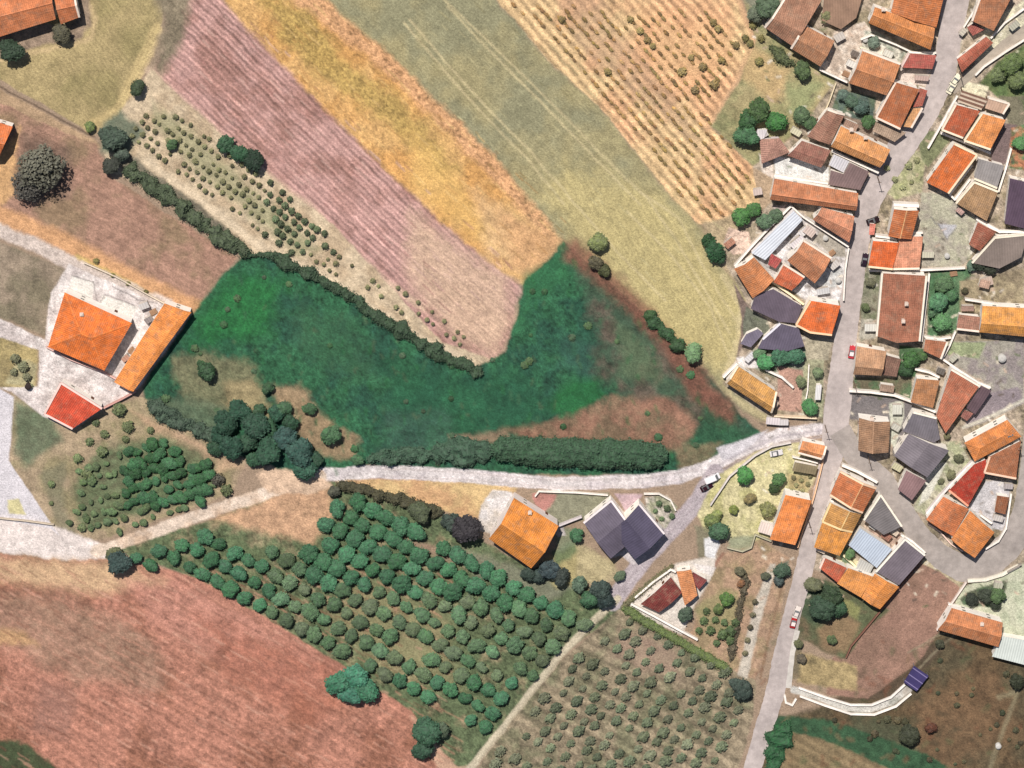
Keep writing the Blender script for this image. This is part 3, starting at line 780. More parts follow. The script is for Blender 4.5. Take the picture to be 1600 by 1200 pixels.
# east side
Y([(1390, 240), (1448, 235), (1440, 300), (1400, 312), (1382, 300)], (186, 180, 146), 'rough_grass', .2, (160, 160, 120))
Y([(1432, 205), (1480, 205), (1484, 222), (1450, 262), (1440, 250)], (124, 128, 96), 'rough_grass', .2)
Y([(1440, 300), (1480, 305), (1530, 345), (1518, 400), (1500, 418), (1440, 416), (1436, 330)], (182, 178, 156), 'yard', .12, (168, 160, 146))
Y([(1466, 350), (1495, 352), (1480, 372)], (190, 188, 192), None, .06)
for ln in ([(1466, 350), (1480, 374), (1494, 356)], [(1462, 350), (1456, 340)]): paint(ln, (120, 118, 120), 2, 1, line=2, alpha=.7)
Y([(1450, 425), (1520, 420), (1505, 470), (1495, 520), (1450, 528)], (84, 118, 84), 'garden_lawn', .18, (104, 130, 96))
Y([(1500, 440), (1600, 420), (1600, 480), (1500, 490)], (164, 150, 122), 'yard', .2, (140, 126, 104))
Y([(1355, 415), (1378, 420), (1370, 520), (1345, 535), (1345, 440)], (140, 136, 118), None, .2, (112, 116, 92))
Y([(1345, 500), (1370, 500), (1368, 530), (1342, 530)], (176, 170, 156), None, .2)
Y([(1335, 590), (1425, 590), (1425, 630), (1330, 612)], (112, 104, 84), 'yard', .15, (88, 108, 78))
Y([(1405, 540), (1445, 545), (1430, 590), (1402, 588)], (80, 108, 74), None, .2)
Y([(1327, 616), (1400, 622), (1462, 650), (1430, 690), (1396, 712), (1392, 660), (1327, 655)], (122, 116, 116), 'asphalt_yard', .08)
Y([(1390, 630), (1412, 626), (1412, 650), (1398, 700), (1390, 690)], (196, 196, 180), None, .2)
Y([(1482, 535), (1600, 530), (1600, 630), (1540, 660), (1505, 670), (1540, 600), (1475, 560)], (148, 138, 136), 'yard', .1, (164, 158, 146))
Y([(1480, 535), (1540, 535), (1530, 560), (1480, 555)], (150, 158, 122), None, .2)
Y([(1520, 620), (1590, 605), (1600, 630), (1510, 670)], (146, 134, 138), None, .08)
paint([(1505, 668), (1550, 650), (1600, 625)], (206, 200, 184), 3, 1, line=5)
Y([(1470, 690), (1500, 690), (1515, 720), (1480, 770), (1445, 805), (1425, 795), (1455, 740)], (186, 180, 158), 'yard', .2, (166, 168, 136))
Y([(1450, 730), (1480, 722), (1450, 780), (1435, 790)], (216, 213, 200), None, .1)
Y([(1540, 752), (1580, 752), (1570, 830), (1545, 825), (1512, 795)], (198, 194, 196), 'yard', .12)
Y([(1300, 842), (1345, 880), (1330, 895), (1310, 880)], (222, 211, 172), None, .15)
Y([(1310, 850), (1330, 858), (1335, 885), (1316, 880)], (112, 128, 100), None, .2)
Y([(1350, 812), (1405, 825), (1412, 840), (1392, 860), (1350, 828)], (170, 144, 130), 'courtyard', .3, (200, 180, 160))
Y([(1500, 20), (1520, 35), (1505, 60), (1495, 110), (1484, 130)], (186, 176, 160), None, .15)
Y([(1540, 40), (1600, 0), (1600, 52), (1545, 92), (1520, 110)], (220, 213, 185), 'yard', .15, (188, 180, 160))
Y([(1530, 130), (1560, 95), (1620, 60), (1620, 190), (1575, 165), (1545, 140)], (112, 122, 80), 'rough_grass', .2, (92, 110, 70))
Y([(1500, 125), (1545, 135), (1540, 152), (1500, 140)], (231, 222, 192), None, .1)
Y([(1560, 150), (1600, 150), (1600, 200), (1575, 190)], (126, 120, 100), None, .15)
Y([(1560, 190), (1590, 195), (1575, 260), (1550, 250), (1548, 240)], (124, 106, 104), 'lane', .08)
Y([(1580, 200), (1620, 190), (1620, 270), (1575, 262)], (96, 120, 84), 'garden_lawn', .25, (176, 120, 90))
Y([(1500, 918), (1530, 908), (1600, 880), (1620, 1000), (1560, 992), (1520, 960), (1490, 950)], (198, 198, 174), 'yard', .12, (182, 186, 160))
Y([(1512, 925), (1575, 905), (1568, 940), (1555, 950), (1505, 945), (1500, 935)], (96, 100, 82), 'garden_soil', .2, (84, 104, 78))
Y([(1446, 862), (1480, 880), (1508, 905), (1500, 918), (1470, 895), (1440, 880)], (184, 170, 140), None, .2)
for _ in range(420):
    x_, y_ = r_0.uniform(230, 1180), r_0.uniform(390, 740)
    c_ = [(30, 70, 50), (70, 108, 78), (46, 104, 60), (84, 98, 72)][r_0.integers(4)]
    if sdist(np.array([x_]), np.array([y_]), MEADOW)[0] < 6: continue
    paint([(x_, y_), (x_ + r_0.uniform(-4, 4), y_ + r_0.uniform(-12, 12))], c_, 5, 4, line=r_0.uniform(2, 6), alpha=.45)
# scattered small light and dark marks in yards and verges (rubble, tufts, bare patches)
r_ = np.random.default_rng(5)
for _ in range(900):
    x_, y_ = r_.uniform(1180, 1600), r_.uniform(0, 950)
    c_ = [(232, 224, 212), (100, 88, 76), (96, 108, 74), (196, 170, 150), (84, 76, 70), (222, 210, 190)][r_.integers(6)]
    paint([(x_, y_), (x_ + r_.uniform(-7, 7), y_ + r_.uniform(-5, 5))], c_, 3, 2, line=r_.uniform(1.5, 4), alpha=.75)
for _ in range(800):
    x_, y_ = r_.uniform(-20, 700), r_.uniform(880, 1200)
    c_ = [(120, 78, 64), (212, 164, 142), (134, 92, 76), (196, 142, 120)][r_.integers(4)]; L_ = r_.uniform(4, 34)
    paint([(x_, y_), (x_ + L_ * .87, y_ + L_ * .5)], c_, 3, 2, line=r_.uniform(1.5, 3.6), alpha=.42)
for _ in range(150):
    x_, y_ = r_.uniform(1180, 1600), r_.uniform(1000, 1200)
    c_ = [(70, 66, 50), (140, 112, 84), (80, 92, 62), (120, 74, 54)][r_.integers(4)]
    paint([(x_, y_), (x_ + r_.uniform(-9, 12), y_ + r_.uniform(-8, 8))], c_, 6, 4, line=r_.uniform(3, 8), alpha=.4)

def build_ground():
    ct, st = math.cos(TILT), math.sin(TILT)
    a, b = (PX - 800) * S_M, (600 - PY) * S_M
    dy, dz = b * ct - DIST * st, -b * st - DIST * ct
    l = -(DIST * ct) / dz
    X = l * a; Yy = DIST * st + l * dy
    edge = np.minimum.reduce([PX - GX[0], GX[-1] - PX, PY - GY[0], GY[-1] - PY])
    Z = np.clip(ZZ, -.3, .2) - 0.02
    Z = np.where(edge < 10, -0.06, Z)
    col = np.clip(COL * GAIN, 0.004, .8)
    cellab = LAB[:-1, :-1]
    idx = np.arange(NY * NX).reshape(NY, NX)
    q = np.stack([idx[:-1, :-1], idx[1:, :-1], idx[1:, 1:], idx[:-1, 1:]], -1)
    V = np.stack([X, Yy, Z], -1).reshape(-1, 3)
    CC = np.concatenate([col.reshape(-1, 3), np.ones((NY * NX, 1))], 1)
    info = {'ground': 'bare dry ground around the fields and between the plots', 'village_ground': 'pale dusty ground between the houses of the village'}
    for k, nm in enumerate(names):
        sel = q[cellab == k]
        if len(sel) < 6: continue
        used, inv = np.unique(sel.ravel(), return_inverse=True)
        me = bpy.data.meshes.new(nm)
        me.vertices.add(len(used)); me.vertices.foreach_set('co', V[used].ravel())
        me.loops.add(sel.size); me.loops.foreach_set('vertex_index', inv.astype(np.int32))
        me.polygons.add(len(sel)); me.polygons.foreach_set('loop_start', np.arange(0, sel.size, 4, dtype=np.int32))
        try: me.polygons.foreach_set('loop_total', np.full(len(sel), 4, dtype=np.int32))
        except Exception: pass
        at = me.color_attributes.new('Col', 'FLOAT_COLOR', 'POINT')
        at.data.foreach_set('color', CC[used].ravel().astype(np.float32))
        me.update(); me.shade_smooth()
        o = link(nm, me, M_SOIL)
        tag(o, info.get(nm), None, None, 'structure')
build_ground()
# land beyond the survey, out to the horizon
def far_land():
    r1 = [G(GX[0], GY[0]), G(GX[-1], GY[0]), G(GX[-1], GY[-1]), G(GX[0], GY[-1])]
    R = 6000
    r2 = [Vector((-R, R, 0)), Vector((R, R, 0)), Vector((R, -R, 0)), Vector((-R, -R, 0))]
    me = bpy.data.meshes.new('ground')
    vs = [(v.x, v.y, -.06) for v in r1] + [(v.x, v.y, -.06) for v in r2]
    me.from_pydata(vs, [], [(i, (i + 1) % 4, (i + 1) % 4 + 4, i + 4) for i in range(4)])
    at = me.color_attributes.new('Col', 'FLOAT_COLOR', 'POINT')
    at.data.foreach_set('color', np.tile(np.array(A((150, 134, 100))), 8).astype(np.float32))
    for p in me.polygons:
        if p.normal.z < 0: p.flip()
    tag(link('ground', me, M_SOIL), None, None, None, 'structure')
far_land()

# ------------------------------------------------------------------ streets
def strip(name, pts, col, z=0.035, jag=0.25):
    """pts: (px, py, width px)"""
    P = []
    for i in range(len(pts) - 1):
        x0, y0, w0 = pts[i]; x1, y1, w1 = pts[i + 1]
        k = max(2, int(math.hypot(x1 - x0, y1 - y0) / 5))
        for j in range(k):
            t = j / k; P.append((x0 + (x1 - x0) * t, y0 + (y1 - y0) * t, w0 + (w1 - w0) * t))
    P.append(pts[-1])
    for _ in range(4):
        P = [P[0]] + [tuple((P[i - 1][c] + 2 * P[i][c] + P[i + 1][c]) / 4 for c in range(3)) for i in range(1, len(P) - 1)] + [P[-1]]
    L, R = [], []
    for i, (x, y, wd) in enumerate(P):
        a = P[max(0, i - 1)]; b = P[min(len(P) - 1, i + 1)]
        dx, dy = b[0] - a[0], b[1] - a[1]; l = math.hypot(dx, dy); nx, ny = dy / l, -dx / l
        jl, jr = random.uniform(-jag, jag) * 3, random.uniform(-jag, jag) * 3
        L.append(G(x - nx * (wd / 2 + jl), y - ny * (wd / 2 + jl), z)); R.append(G(x + nx * (wd / 2 + jr), y + ny * (wd / 2 + jr), z))
    n = len(L)
    me = bpy.data.meshes.new(name)
    vs = [v[:] for v in L] + [v[:] for v in R] + [(v.x, v.y, -.35) for v in L] + [(v.x, v.y, -.35) for v in R]
    fs = []
    for i in range(n - 1):
        fs += [(i, i + n, i + n + 1, i + 1), (i, i + 1, i + 1 + 2 * n, i + 2 * n), (i + n, i + 3 * n, i + 3 * n + 1, i + n + 1)]
    me.from_pydata(vs, [], fs)
    bm = bmesh.new(); bm.from_mesh(me); bmesh.ops.recalc_face_normals(bm, faces=bm.faces)
    if sum(f.normal.z for f in bm.faces) < 0: bmesh.ops.reverse_faces(bm, faces=bm.faces)
    bm.to_mesh(me); bm.free()
    return tag(link(name, me, M_ROAD, None, A(col)), None, None, None, 'structure')
strip('road', [(1530, -220, 46), (1496, -20, 44), (1484, 60, 36), (1474, 120, 38), (1450, 170, 38), (1418, 215, 44), (1388, 262, 40), (1362, 305, 38), (1348, 350, 32), (1338, 400, 33), (1331, 460, 32), (1322, 520, 34), (1315, 580, 38), (1308, 640, 42), (1304, 690, 40), (1290, 750, 29), (1270, 830, 27), (1254, 900, 28), (1238, 960, 27), (1222, 1030, 30), (1212, 1080, 30), (1190, 1150, 28), (1172, 1215, 27), (1110, 1420, 27)], (184, 172, 168))
strip('side_street', [(1312, 672, 36), (1340, 718, 34), (1378, 752, 40), (1410, 800, 36), (1440, 842, 34), (1470, 870, 38), (1505, 890, 42), (1545, 880, 46), (1580, 850, 44), (1600, 800, 34), (1606, 740, 26), (1612, 660, 22), (1640, 560, 22)], (166, 156, 150), 0.045)
strip('side_street', [(1486, 140, 18), (1508, 122, 15), (1540, 96, 14), (1575, 66, 16), (1620, 36, 18), (1720, -30, 18)], (172, 160, 146), 0.03)
strip('pavement', [(1246, 985, 8), (1238, 1020, 8), (1232, 1075, 9)], (205, 198, 190), 0.06, .1)

# ------------------------------------------------------------------ houses
GREY = (118, 110, 114)
def H(label, pts, roof, col, **k):
    cat = k.pop('cat', 'house'); nm = k.pop('name', 'house')
    return house(nm, label, cat, pts, roof, col, **k)
# left farm
H('big terracotta roofed house in the top left corner of the grass field', [(-34, -14), (78, -34), (87, 30), (-34, 68)], 'gable', (222, 132, 84), f=.56, h=6, pitch=18)
H('short terracotta end wing joined to the big top left house, with a white right gable', [(80, -28), (113, -28), (124, 27), (95, 38)], 'gable', (216, 126, 80), f=.62, h=5, pitch=18, rims=(1,), chim=())
H('orange roofed house cut by the left edge beside the bare grey tree', [(-40, 180), (20, 198), (-2, 246), (-50, 250)], 'gable', (234, 124, 66), h=5)
H('large bright orange hip roofed farmhouse in the white farmyard', [(101, 457), (206, 505), (163, 579), (75, 542)], 'hip', (240, 122, 52), h=6, pitch=17, chim=((128, 490),))
H('long narrow orange roofed barn along the meadow edge', [(257, 474), (299, 488), (208, 612), (178, 597)], 'gable', (240, 146, 72), axis=1, f=.25, h=5, pitch=10, name='barn', cat='barn', cap=False)
H('small red roofed house with a pink edge below the orange farmhouse', [(96, 597), (160, 637), (113, 671), (69, 648)], 'flat', (222, 84, 56), slope=9, h=4.5, rims=(0, 2, 3), rimc=(236, 200, 190))
# middle
H('lone house with a two-tone orange gable roof beside the limestone road', [(803, 778), (873, 822), (830, 888), (764, 842)], 'gable', (236, 144, 60), f=.5, h=6.5, pitch=30, wall=(224, 212, 205), chim=((828, 800),))
H('left half of the dark purple roofed pair of houses, pale ridge down its middle', [(955, 782), (998, 836), (954, 873), (912, 817)], 'gable', (98, 90, 104), axis=1, h=6, pitch=14, mat=M_SLATE, rims=(3, 0), rimc=(226, 214, 214))
H('right half of the dark purple roofed pair of houses, beside the lane', [(999, 788), (1038, 834), (992, 874), (956, 829)], 'gable', (82, 76, 96), h=6.4, pitch=18, mat=M_SLATE, rims=(0,), rimc=(226, 214, 214))
H('low maroon roofed house in the walled triangular plot', [(1048, 902), (1066, 926), (1030, 957), (1001, 944)], 'gable', (132, 58, 52), h=3, pitch=10, cap=False)
H('narrow peach orange roof across the maroon house in the triangular plot', [(1057, 893), (1080, 890), (1090, 930), (1070, 946)], 'gable', (238, 154, 98), h=3.8, axis=1, pitch=10, cap=False)
H('tiny dark red roofed annex right of the peach roof in the triangular plot', [(1082, 893), (1105, 906), (1092, 922), (1085, 912)], 'flat', (140, 68, 66), h=3, slope=8, op=False)
# north-west cluster
H('brown tiled house at the very top left of the village, beside the scrub', [(1230, -8), (1284, 0), (1238, 72), (1195, 43)], 'gable', (172, 124, 98), f=.68, axis=0, h=5, pitch=15, rims=(3,), cap=False)
H('brown gabled house with a pale eave joined below the topmost brown house', [(1256, 39), (1304, 64), (1282, 104), (1236, 76)], 'gable', (184, 128, 92), f=.55, h=5, rims=(3,), cap=False)
H('flat brown roofed store behind the brown houses at the top of the village', [(1288, -10), (1350, -14), (1338, 28), (1314, 46), (1284, 32)], 'flat', (150, 120, 100), h=3, slope=3, mat=M_SLATE)
H('front wing of the big orange house at the top street, its front slope dark', [(1367, 11), (1461, 44), (1454, 78), (1357, 36)], 'gable', (212, 134, 76), f=.42, h=6.5, pitch=24, chim=((1380, 14),))
H('rear wing of the big orange house at the top of the main street', [(1404, -30), (1482, -34), (1463, 43), (1392, 19)], 'gable', (204, 120, 70), axis=1, f=.5, h=6.2, pitch=14)
H('orange brown house below the pale courtyard, with a darker lower slope', [(1348, 78), (1407, 100), (1385, 149), (1326, 130)], 'gable', (196, 128, 84), f=.52, h=6, pitch=22, rims=(0,))
H('small low pinkish red roof facing the street under the big orange house', [(1420, 83), (1463, 86), (1457, 108), (1408, 106)], 'flat', (190, 98, 86), h=4, slope=8, rims=(3,), rimc=(228, 200, 190))
H('upright terracotta roofed house edged with a white wall on its left and bottom', [(1399, 128), (1436, 139), (1407, 202), (1369, 184)], 'flat', (192, 112, 70), h=6, slope=5, rims=(2, 3), rimc=(232, 208, 190), op=True)
H('narrow dusky pink lean-to between the white edged house and the street', [(1437, 137), (1449, 141), (1441, 166), (1427, 168)], 'flat', (172, 92, 76), h=4, slope=8, op=False)
H('narrow peach lean-to touching the street below the dusky pink one', [(1427, 169), (1441, 168), (1424, 200), (1411, 198)], 'flat', (232, 170, 116), h=3.6, slope=8, rims=(1,), op=False)
H('low pale tiled strip roof under the white edged terracotta house', [(1368, 190), (1416, 207), (1398, 222), (1364, 205)], 'flat', (178, 152, 130), h=3, slope=6, op=False)
H('weathered brown roof standing upright between gardens and yellow orange house', [(1293, 171), (1320, 179), (1297, 226), (1261, 213)], 'gable', (162, 116, 96), axis=1, f=.45, h=4.6, pitch=14, rims=(0,), cap=False)
H('weathered dark brown roof between pale courtyard and yellow orange house', [(1253, 220), (1298, 235), (1283, 262), (1230, 243)], 'gable', (164, 110, 94), f=.6, h=4.4, pitch=14, cap=False)
H('half ruined pinkish roof at the western edge of the village', [(1187, 218), (1218, 216), (1234, 238), (1190, 256)], 'hip', (192, 142, 124), h=3.4, pitch=10, wall=(214, 200, 200), cap=False)
H('tiny white sheet roofed shed beside the green trees west of the village', [(1183, 203), (1199, 202), (1194, 216), (1178, 222)], 'flat', (222, 214, 216), h=2.6, slope=5, mat=M_SHEET, op=False, name='shed', cat='shed')
H('yellow orange long house with a red lower slope and a brown right end', [(1314, 197), (1391, 234), (1375, 262), (1298, 229)], 'gable', (222, 152, 92), f=.62, h=6, pitch=26, chim=((1330, 202), (1352, 214)))
H('small white corrugated shed roof under the yellow orange long house', [(1303, 241), (1327, 252), (1318, 270), (1295, 258)], 'flat', (206, 202, 206), h=3, slope=5, mat=M_SHEET, op=False, name='shed', cat='shed')
H('flat dark mauve roof between the white shed and the street', [(1328, 254), (1358, 268), (1344, 297), (1295, 289), (1298, 266), (1318, 272)], 'flat', (126, 104, 102), h=4, slope=3, mat=M_SLATE)
H('very long terracotta roofed house running from the vineyard to the street', [(1210, 279), (1341, 302), (1338, 329), (1203, 312)], 'gable', (212, 134, 92), f=.68, h=5.5, pitch=22)
H('pinkish orange gabled house right below the very long terracotta house', [(1284, 324), (1335, 338), (1327, 379), (1270, 343)], 'gable', (210, 138, 104), f=.5, h=5.5, pitch=24)
H('long white corrugated hall inside the white walled yard', [(1240, 329), (1254, 343), (1196, 407), (1174, 396)], 'flat', (212, 216, 224), h=4, slope=3, mat=M_SHEET, wall=(236, 230, 230), name='hall', cat='hall', over=.1)
H('square brown gabled house in the middle of the white walled yard', [(1256, 376), (1299, 403), (1273, 443), (1230, 407)], 'gable', (196, 128, 90), f=.45, h=6, pitch=26, rims=(0,), cap=False)
H('small vermilion roof tucked below the square brown house', [(1225, 413), (1257, 433), (1237, 454), (1208, 441)], 'gable', (228, 116, 76), f=.6, h=4.4, pitch=12, rims=(0,), cap=False)
H('two-sided orange roof at the lower left of the white walled yard', [(1178, 402), (1210, 437), (1176, 466), (1147, 420)], 'gable', (220, 138, 86), f=.5, h=5, pitch=26, cap=False)
H('broad dark purple roof left of the bright orange street house', [(1180, 460), (1208, 451), (1254, 479), (1244, 506), (1217, 503), (1173, 482)], 'flat', (104, 92, 104), h=4.4, slope=5, mat=M_SLATE, op=True)
H('dark purple roof with a white left edge, above the green trees', [(1219, 505), (1248, 513), (1257, 541), (1230, 549), (1184, 545), (1192, 530)], 'flat', (98, 90, 106), h=4, slope=4, mat=M_SLATE, rims=(5,), rimc=(220, 216, 224))
H('small grey purple lean-to beside the hay field path', [(1166, 522), (1184, 514), (1193, 521), (1173, 543), (1157, 537)], 'flat', (122, 114, 130), h=3, slope=4, mat=M_SLATE, op=False)
H('bright orange roofed house with cream edging on the main street', [(1266, 469), (1313, 477), (1300, 524), (1266, 520), (1244, 508)], 'flat', (240, 116, 56), h=6, slope=7, rims=(2, 3, 4), rimc=(240, 204, 164))
H('ochre gabled house beside the junction of track and lane', [(1153, 572), (1213, 612), (1205, 645), (1134, 598)], 'gable', (212, 154, 84), f=.66, h=5, pitch=24, rims=(1, 3), rimc=(236, 216, 190))
H('small white hut beside the main street above the junction', [(1275, 602), (1284, 601), (1282, 625), (1273, 625)], 'flat', (226, 222, 220), h=2.6, slope=3, mat=M_SHEET, op=False, name='hut', cat='hut')
H('small peach and rust gabled house at the corner of the road junction', [(1254, 689), (1291, 697), (1284, 717), (1247, 707)], 'gable', (226, 146, 92), f=.6, h=4.5, pitch=26, rims=(1, 2), chim=())
H('flat olive brown store roof just below the corner house at the junction', [(1242, 722), (1278, 729), (1274, 742), (1238, 736)], 'flat', (140, 126, 98), h=2.8, slope=3, mat=M_SLATE, op=False, name='shed', cat='shed')
H('large plain orange roofed house along the west side of the main street', [(1227, 772), (1268, 781), (1243, 853), (1203, 844)], 'flat', (242, 142, 74), h=6.5, slope=6)
H('tiny white roofed annex on the garden side of the large plain orange house', [(1190, 815), (1213, 821), (1207, 838), (1184, 831)], 'flat', (224, 206, 196), h=2.8, slope=3, mat=M_SHEET, op=False, name='shed', cat='shed')
# east side of the street, upper
H('upper right terracotta roof with a cream left edge, by the top edge', [(1534, -12), (1584, -12), (1553, 49), (1519, 33)], 'flat', (194, 126, 88), h=6, slope=6, rims=(3,))
H('tiny maroon roof under the upper right terracotta house', [(1521, 36), (1538, 46), (1520, 56), (1511, 43)], 'flat', (178, 98, 86), h=3, slope=5, op=False)
H('slim diagonal pinkish red roof beside the forking lane', [(1541, 57), (1552, 67), (1503, 113), (1495, 93)], 'gable', (192, 104, 80), axis=1, h=3.6, pitch=12, cap=False)
H('vermilion roof with white side walls, left of the double house', [(1493, 163), (1531, 173), (1505, 216), (1472, 203)], 'flat', (204, 102, 66), h=6, slope=6, rims=(2, 3), rimc=(232, 214, 190))
H('light orange roof with white side walls, right of the double house', [(1534, 177), (1571, 187), (1548, 234), (1507, 220)], 'flat', (230, 146, 82), h=5.5, slope=6, rims=(2, 3), rimc=(236, 218, 190))
H('pale pink flat terrace roof above the double house', [(1545, 153), (1577, 162), (1567, 178), (1539, 169)], 'flat', (190, 158, 136), h=4, mat=M_SLATE, rims=(0, 1), op=False)
H('big vermilion roof slanting down below the double house', [(1491, 224), (1526, 241), (1482, 303), (1448, 286)], 'flat', (220, 112, 54), h=5.5, slope=6, rims=(0, 1), rimc=(234, 212, 180))
H('square flat grey roof right of the big vermilion roof', [(1529, 248), (1569, 259), (1558, 294), (1522, 279)], 'flat', (146, 140, 138), h=4, slope=2, mat=M_SLATE, rims=(2,), rimc=(230, 218, 196))
H('plain tan roofed house under the square grey roof', [(1522, 284), (1559, 299), (1542, 346), (1494, 318)], 'flat', (172, 134, 96), h=5, slope=5, rims=(0, 3), rimc=(236, 220, 196))
H('dark aubergine roof cut by the right edge', [(1578, 278), (1612, 286), (1602, 358), (1570, 350)], 'flat', (90, 72, 88), h=5, slope=4, mat=M_SLATE)
H('small brick red gable left of the large grey roof at the right edge', [(1528, 347), (1557, 362), (1531, 392), (1514, 382)], 'gable', (170, 100, 78), axis=1, h=4, pitch=14, cap=False)
H('large five-sided grey felt roof at the right edge', [(1554, 371), (1606, 366), (1596, 402), (1562, 420), (1519, 411)], 'flat', (134, 120, 112), h=4.6, slope=4, mat=M_SLATE, rims=(0, 4), rimc=(228, 216, 196))
H('upright rust roof with a pale centre ridge and a broad white upper wall', [(1397, 327), (1436, 329), (1424, 374), (1388, 369)], 'gable', (190, 106, 60), axis=1, f=.5, h=7, pitch=14, cap_c=(232, 176, 124))
H('bright vermilion half of the double roof beside the parked dark car', [(1364, 376), (1405, 379), (1395, 421), (1357, 417)], 'flat', (232, 108, 52), h=5.5, slope=6, rims=(2,), rimc=(240, 214, 180))
H('peach half of the double roof next to the vermilion half', [(1406, 369), (1442, 369), (1437, 420), (1396, 421)], 'flat', (232, 156, 122), h=5, slope=6, rims=(2,), rimc=(240, 224, 204))
H('tiny coral canopy roof on the street side of the vermilion double roof', [(1359, 349), (1368, 350), (1366, 367), (1358, 367)], 'flat', (240, 140, 120), h=3, slope=4, op=False, name='canopy', cat='canopy')
H('largest plain brown roof, with two small chimneys and white side walls', [(1378, 426), (1447, 430), (1437, 534), (1402, 537), (1370, 526)], 'flat', (176, 112, 86), h=6, slope=4, rims=(1, 4), rimc=(234, 224, 206), chim=((1416, 474), (1411, 501)))
H('tan and brown gabled house beside the small red and white car', [(1339, 541), (1385, 549), (1377, 587), (1333, 585)], 'gable', (204, 154, 116), f=.66, h=4.8, pitch=24, cap=False)
H('dull brown lean-to on the right of the tan and brown gabled house', [(1386, 555), (1408, 561), (1401, 589), (1378, 586)], 'flat', (146, 108, 92), h=3.4, slope=5, op=False)
H('small square rust roof beside the white diagonal wall', [(1446, 530), (1480, 534), (1470, 561), (1443, 548)], 'flat', (190, 118, 84), h=4, slope=5, rims=(1,), rimc=(232, 220, 204))
H('squarish light terracotta roof left of the big pointed one', [(1432, 591), (1468, 594), (1458, 638), (1423, 629)], 'flat', (202, 138, 92), h=4.6, slope=5, rims=())
H('big pointed terracotta roof narrowing to the bottom', [(1486, 576), (1530, 602), (1478, 678), (1463, 650)], 'flat', (196, 116, 86), h=5.5, slope=5, rims=(0,), rimc=(236, 224, 208))
H('long dark aubergine strip roof beside the big pointed terracotta roof', [(1533, 602), (1549, 610), (1524, 648), (1510, 638)], 'flat', (100, 80, 86), h=4, slope=4, mat=M_SLATE, op=False)
H('tiny brick roof below the dark aubergine strip roof', [(1507, 640), (1521, 646), (1511, 658), (1501, 651)], 'flat', (158, 100, 90), h=3, slope=4, op=False)
H('long honey orange barn roof running off the right edge', [(1535, 478), (1612, 482), (1612, 527), (1530, 519)], 'gable', (226, 154, 76), f=.58, h=5.5, pitch=24, name='barn', cat='barn')
H('low brown lean-to at the left end of the long honey orange barn', [(1498, 491), (1531, 495), (1530, 518), (1495, 514)], 'flat', (172, 122, 102), h=3.2, slope=6, rims=(2,), op=False)
# around the south-east branch
H('two-tone brown gabled house with a white top chimney beside the junction', [(1342, 653), (1391, 659), (1388, 707), (1341, 704)], 'gable', (166, 126, 96), axis=1, f=.55, h=5.5, pitch=26, rims=(), chim=((1362, 654),))
H('large grey gabled roof with a thin pale ridge in the middle of the branch street', [(1420, 678), (1483, 704), (1449, 746), (1397, 712)], 'gable', (120, 112, 118), axis=1, f=.5, h=6, pitch=10, mat=M_SLATE)
H('grey flat roof joined above the large grey gabled roof', [(1427, 644), (1463, 653), (1469, 686), (1459, 692), (1411, 674)], 'flat', (112, 106, 112), h=5.2, slope=2, mat=M_SLATE, rims=(0,), rimc=(234, 226, 210))
H('dusky mauve flat roof below the large grey gabled roof', [(1416, 735), (1447, 751), (1425, 782), (1403, 765)], 'flat', (144, 114, 114), h=4.5, slope=3, mat=M_SLATE)
H('rust gabled roof at the apex between the two streets', [(1313, 737), (1369, 763), (1348, 801), (1297, 773)], 'gable', (208, 120, 74), axis=1, f=.38, h=5.5, pitch=18, rims=(0, 2), rimc=(236, 200, 168), cap_c=(234, 178, 128))
H('ochre roof with crossing pale ridges, middle one of the street row', [(1298, 786), (1346, 804), (1332, 831), (1285, 815)], 'gable', (198, 142, 78), axis=1, f=.4, h=5.2, pitch=18, rims=(2, 3), rimc=(232, 200, 150), cap_c=(236, 200, 140))
H('golden orange roof, lowest one of the street row', [(1284, 817), (1331, 833), (1312, 869), (1272, 856)], 'flat', (232, 152, 70), h=5.5, slope=5)
H('small brick red flat pitched roof below the golden orange roof', [(1288, 871), (1323, 887), (1309, 911), (1281, 888)], 'flat', (196, 96, 68), h=4.6, slope=6, rims=(3,), rimc=(232, 200, 184))
H('left part of the amber roof beside the brown ploughed plot', [(1325, 887), (1365, 901), (1345, 934), (1308, 912)], 'flat', (232, 152, 80), h=5, slope=5, cap=False)
H('right part of the amber roof, with a darker band, against the brown ploughed plot', [(1367, 896), (1405, 917), (1375, 952), (1346, 934)], 'gable', (236, 148, 72), axis=1, h=5, pitch=18, cap=False)
H('long charcoal roof with a white left edge beside the brown ploughed plot', [(1414, 842), (1445, 867), (1405, 915), (1369, 894)], 'flat', (116, 106, 114), h=5, slope=3, mat=M_SLATE, rims=(0, 3), rimc=(232, 224, 212))
H('pale blue corrugated roof left of the long charcoal roof', [(1344, 825), (1394, 858), (1370, 888), (1326, 852)], 'flat', (186, 196, 210), h=4, slope=4, mat=M_SHEET, name='hall', cat='hall', op=False)
H('tiny pale grey shed roof below the pale blue roof', [(1345, 874), (1366, 883), (1358, 898), (1337, 888)], 'flat', (190, 188, 182), h=2.6, slope=3, mat=M_SHEET, op=False, name='shed', cat='shed')
H('triangular charcoal roof with a cream right edge on the branch street', [(1376, 773), (1409, 822), (1381, 836), (1350, 813)], 'flat', (118, 112, 112), h=5, slope=3, mat=M_SLATE, rims=(0, 3), rimc=(234, 222, 204))
H('bright orange hip roofed house by the right edge, a dark skylight in it', [(1507, 692), (1574, 656), (1596, 682), (1523, 721)], 'hip', (218, 132, 70), h=6, pitch=16)
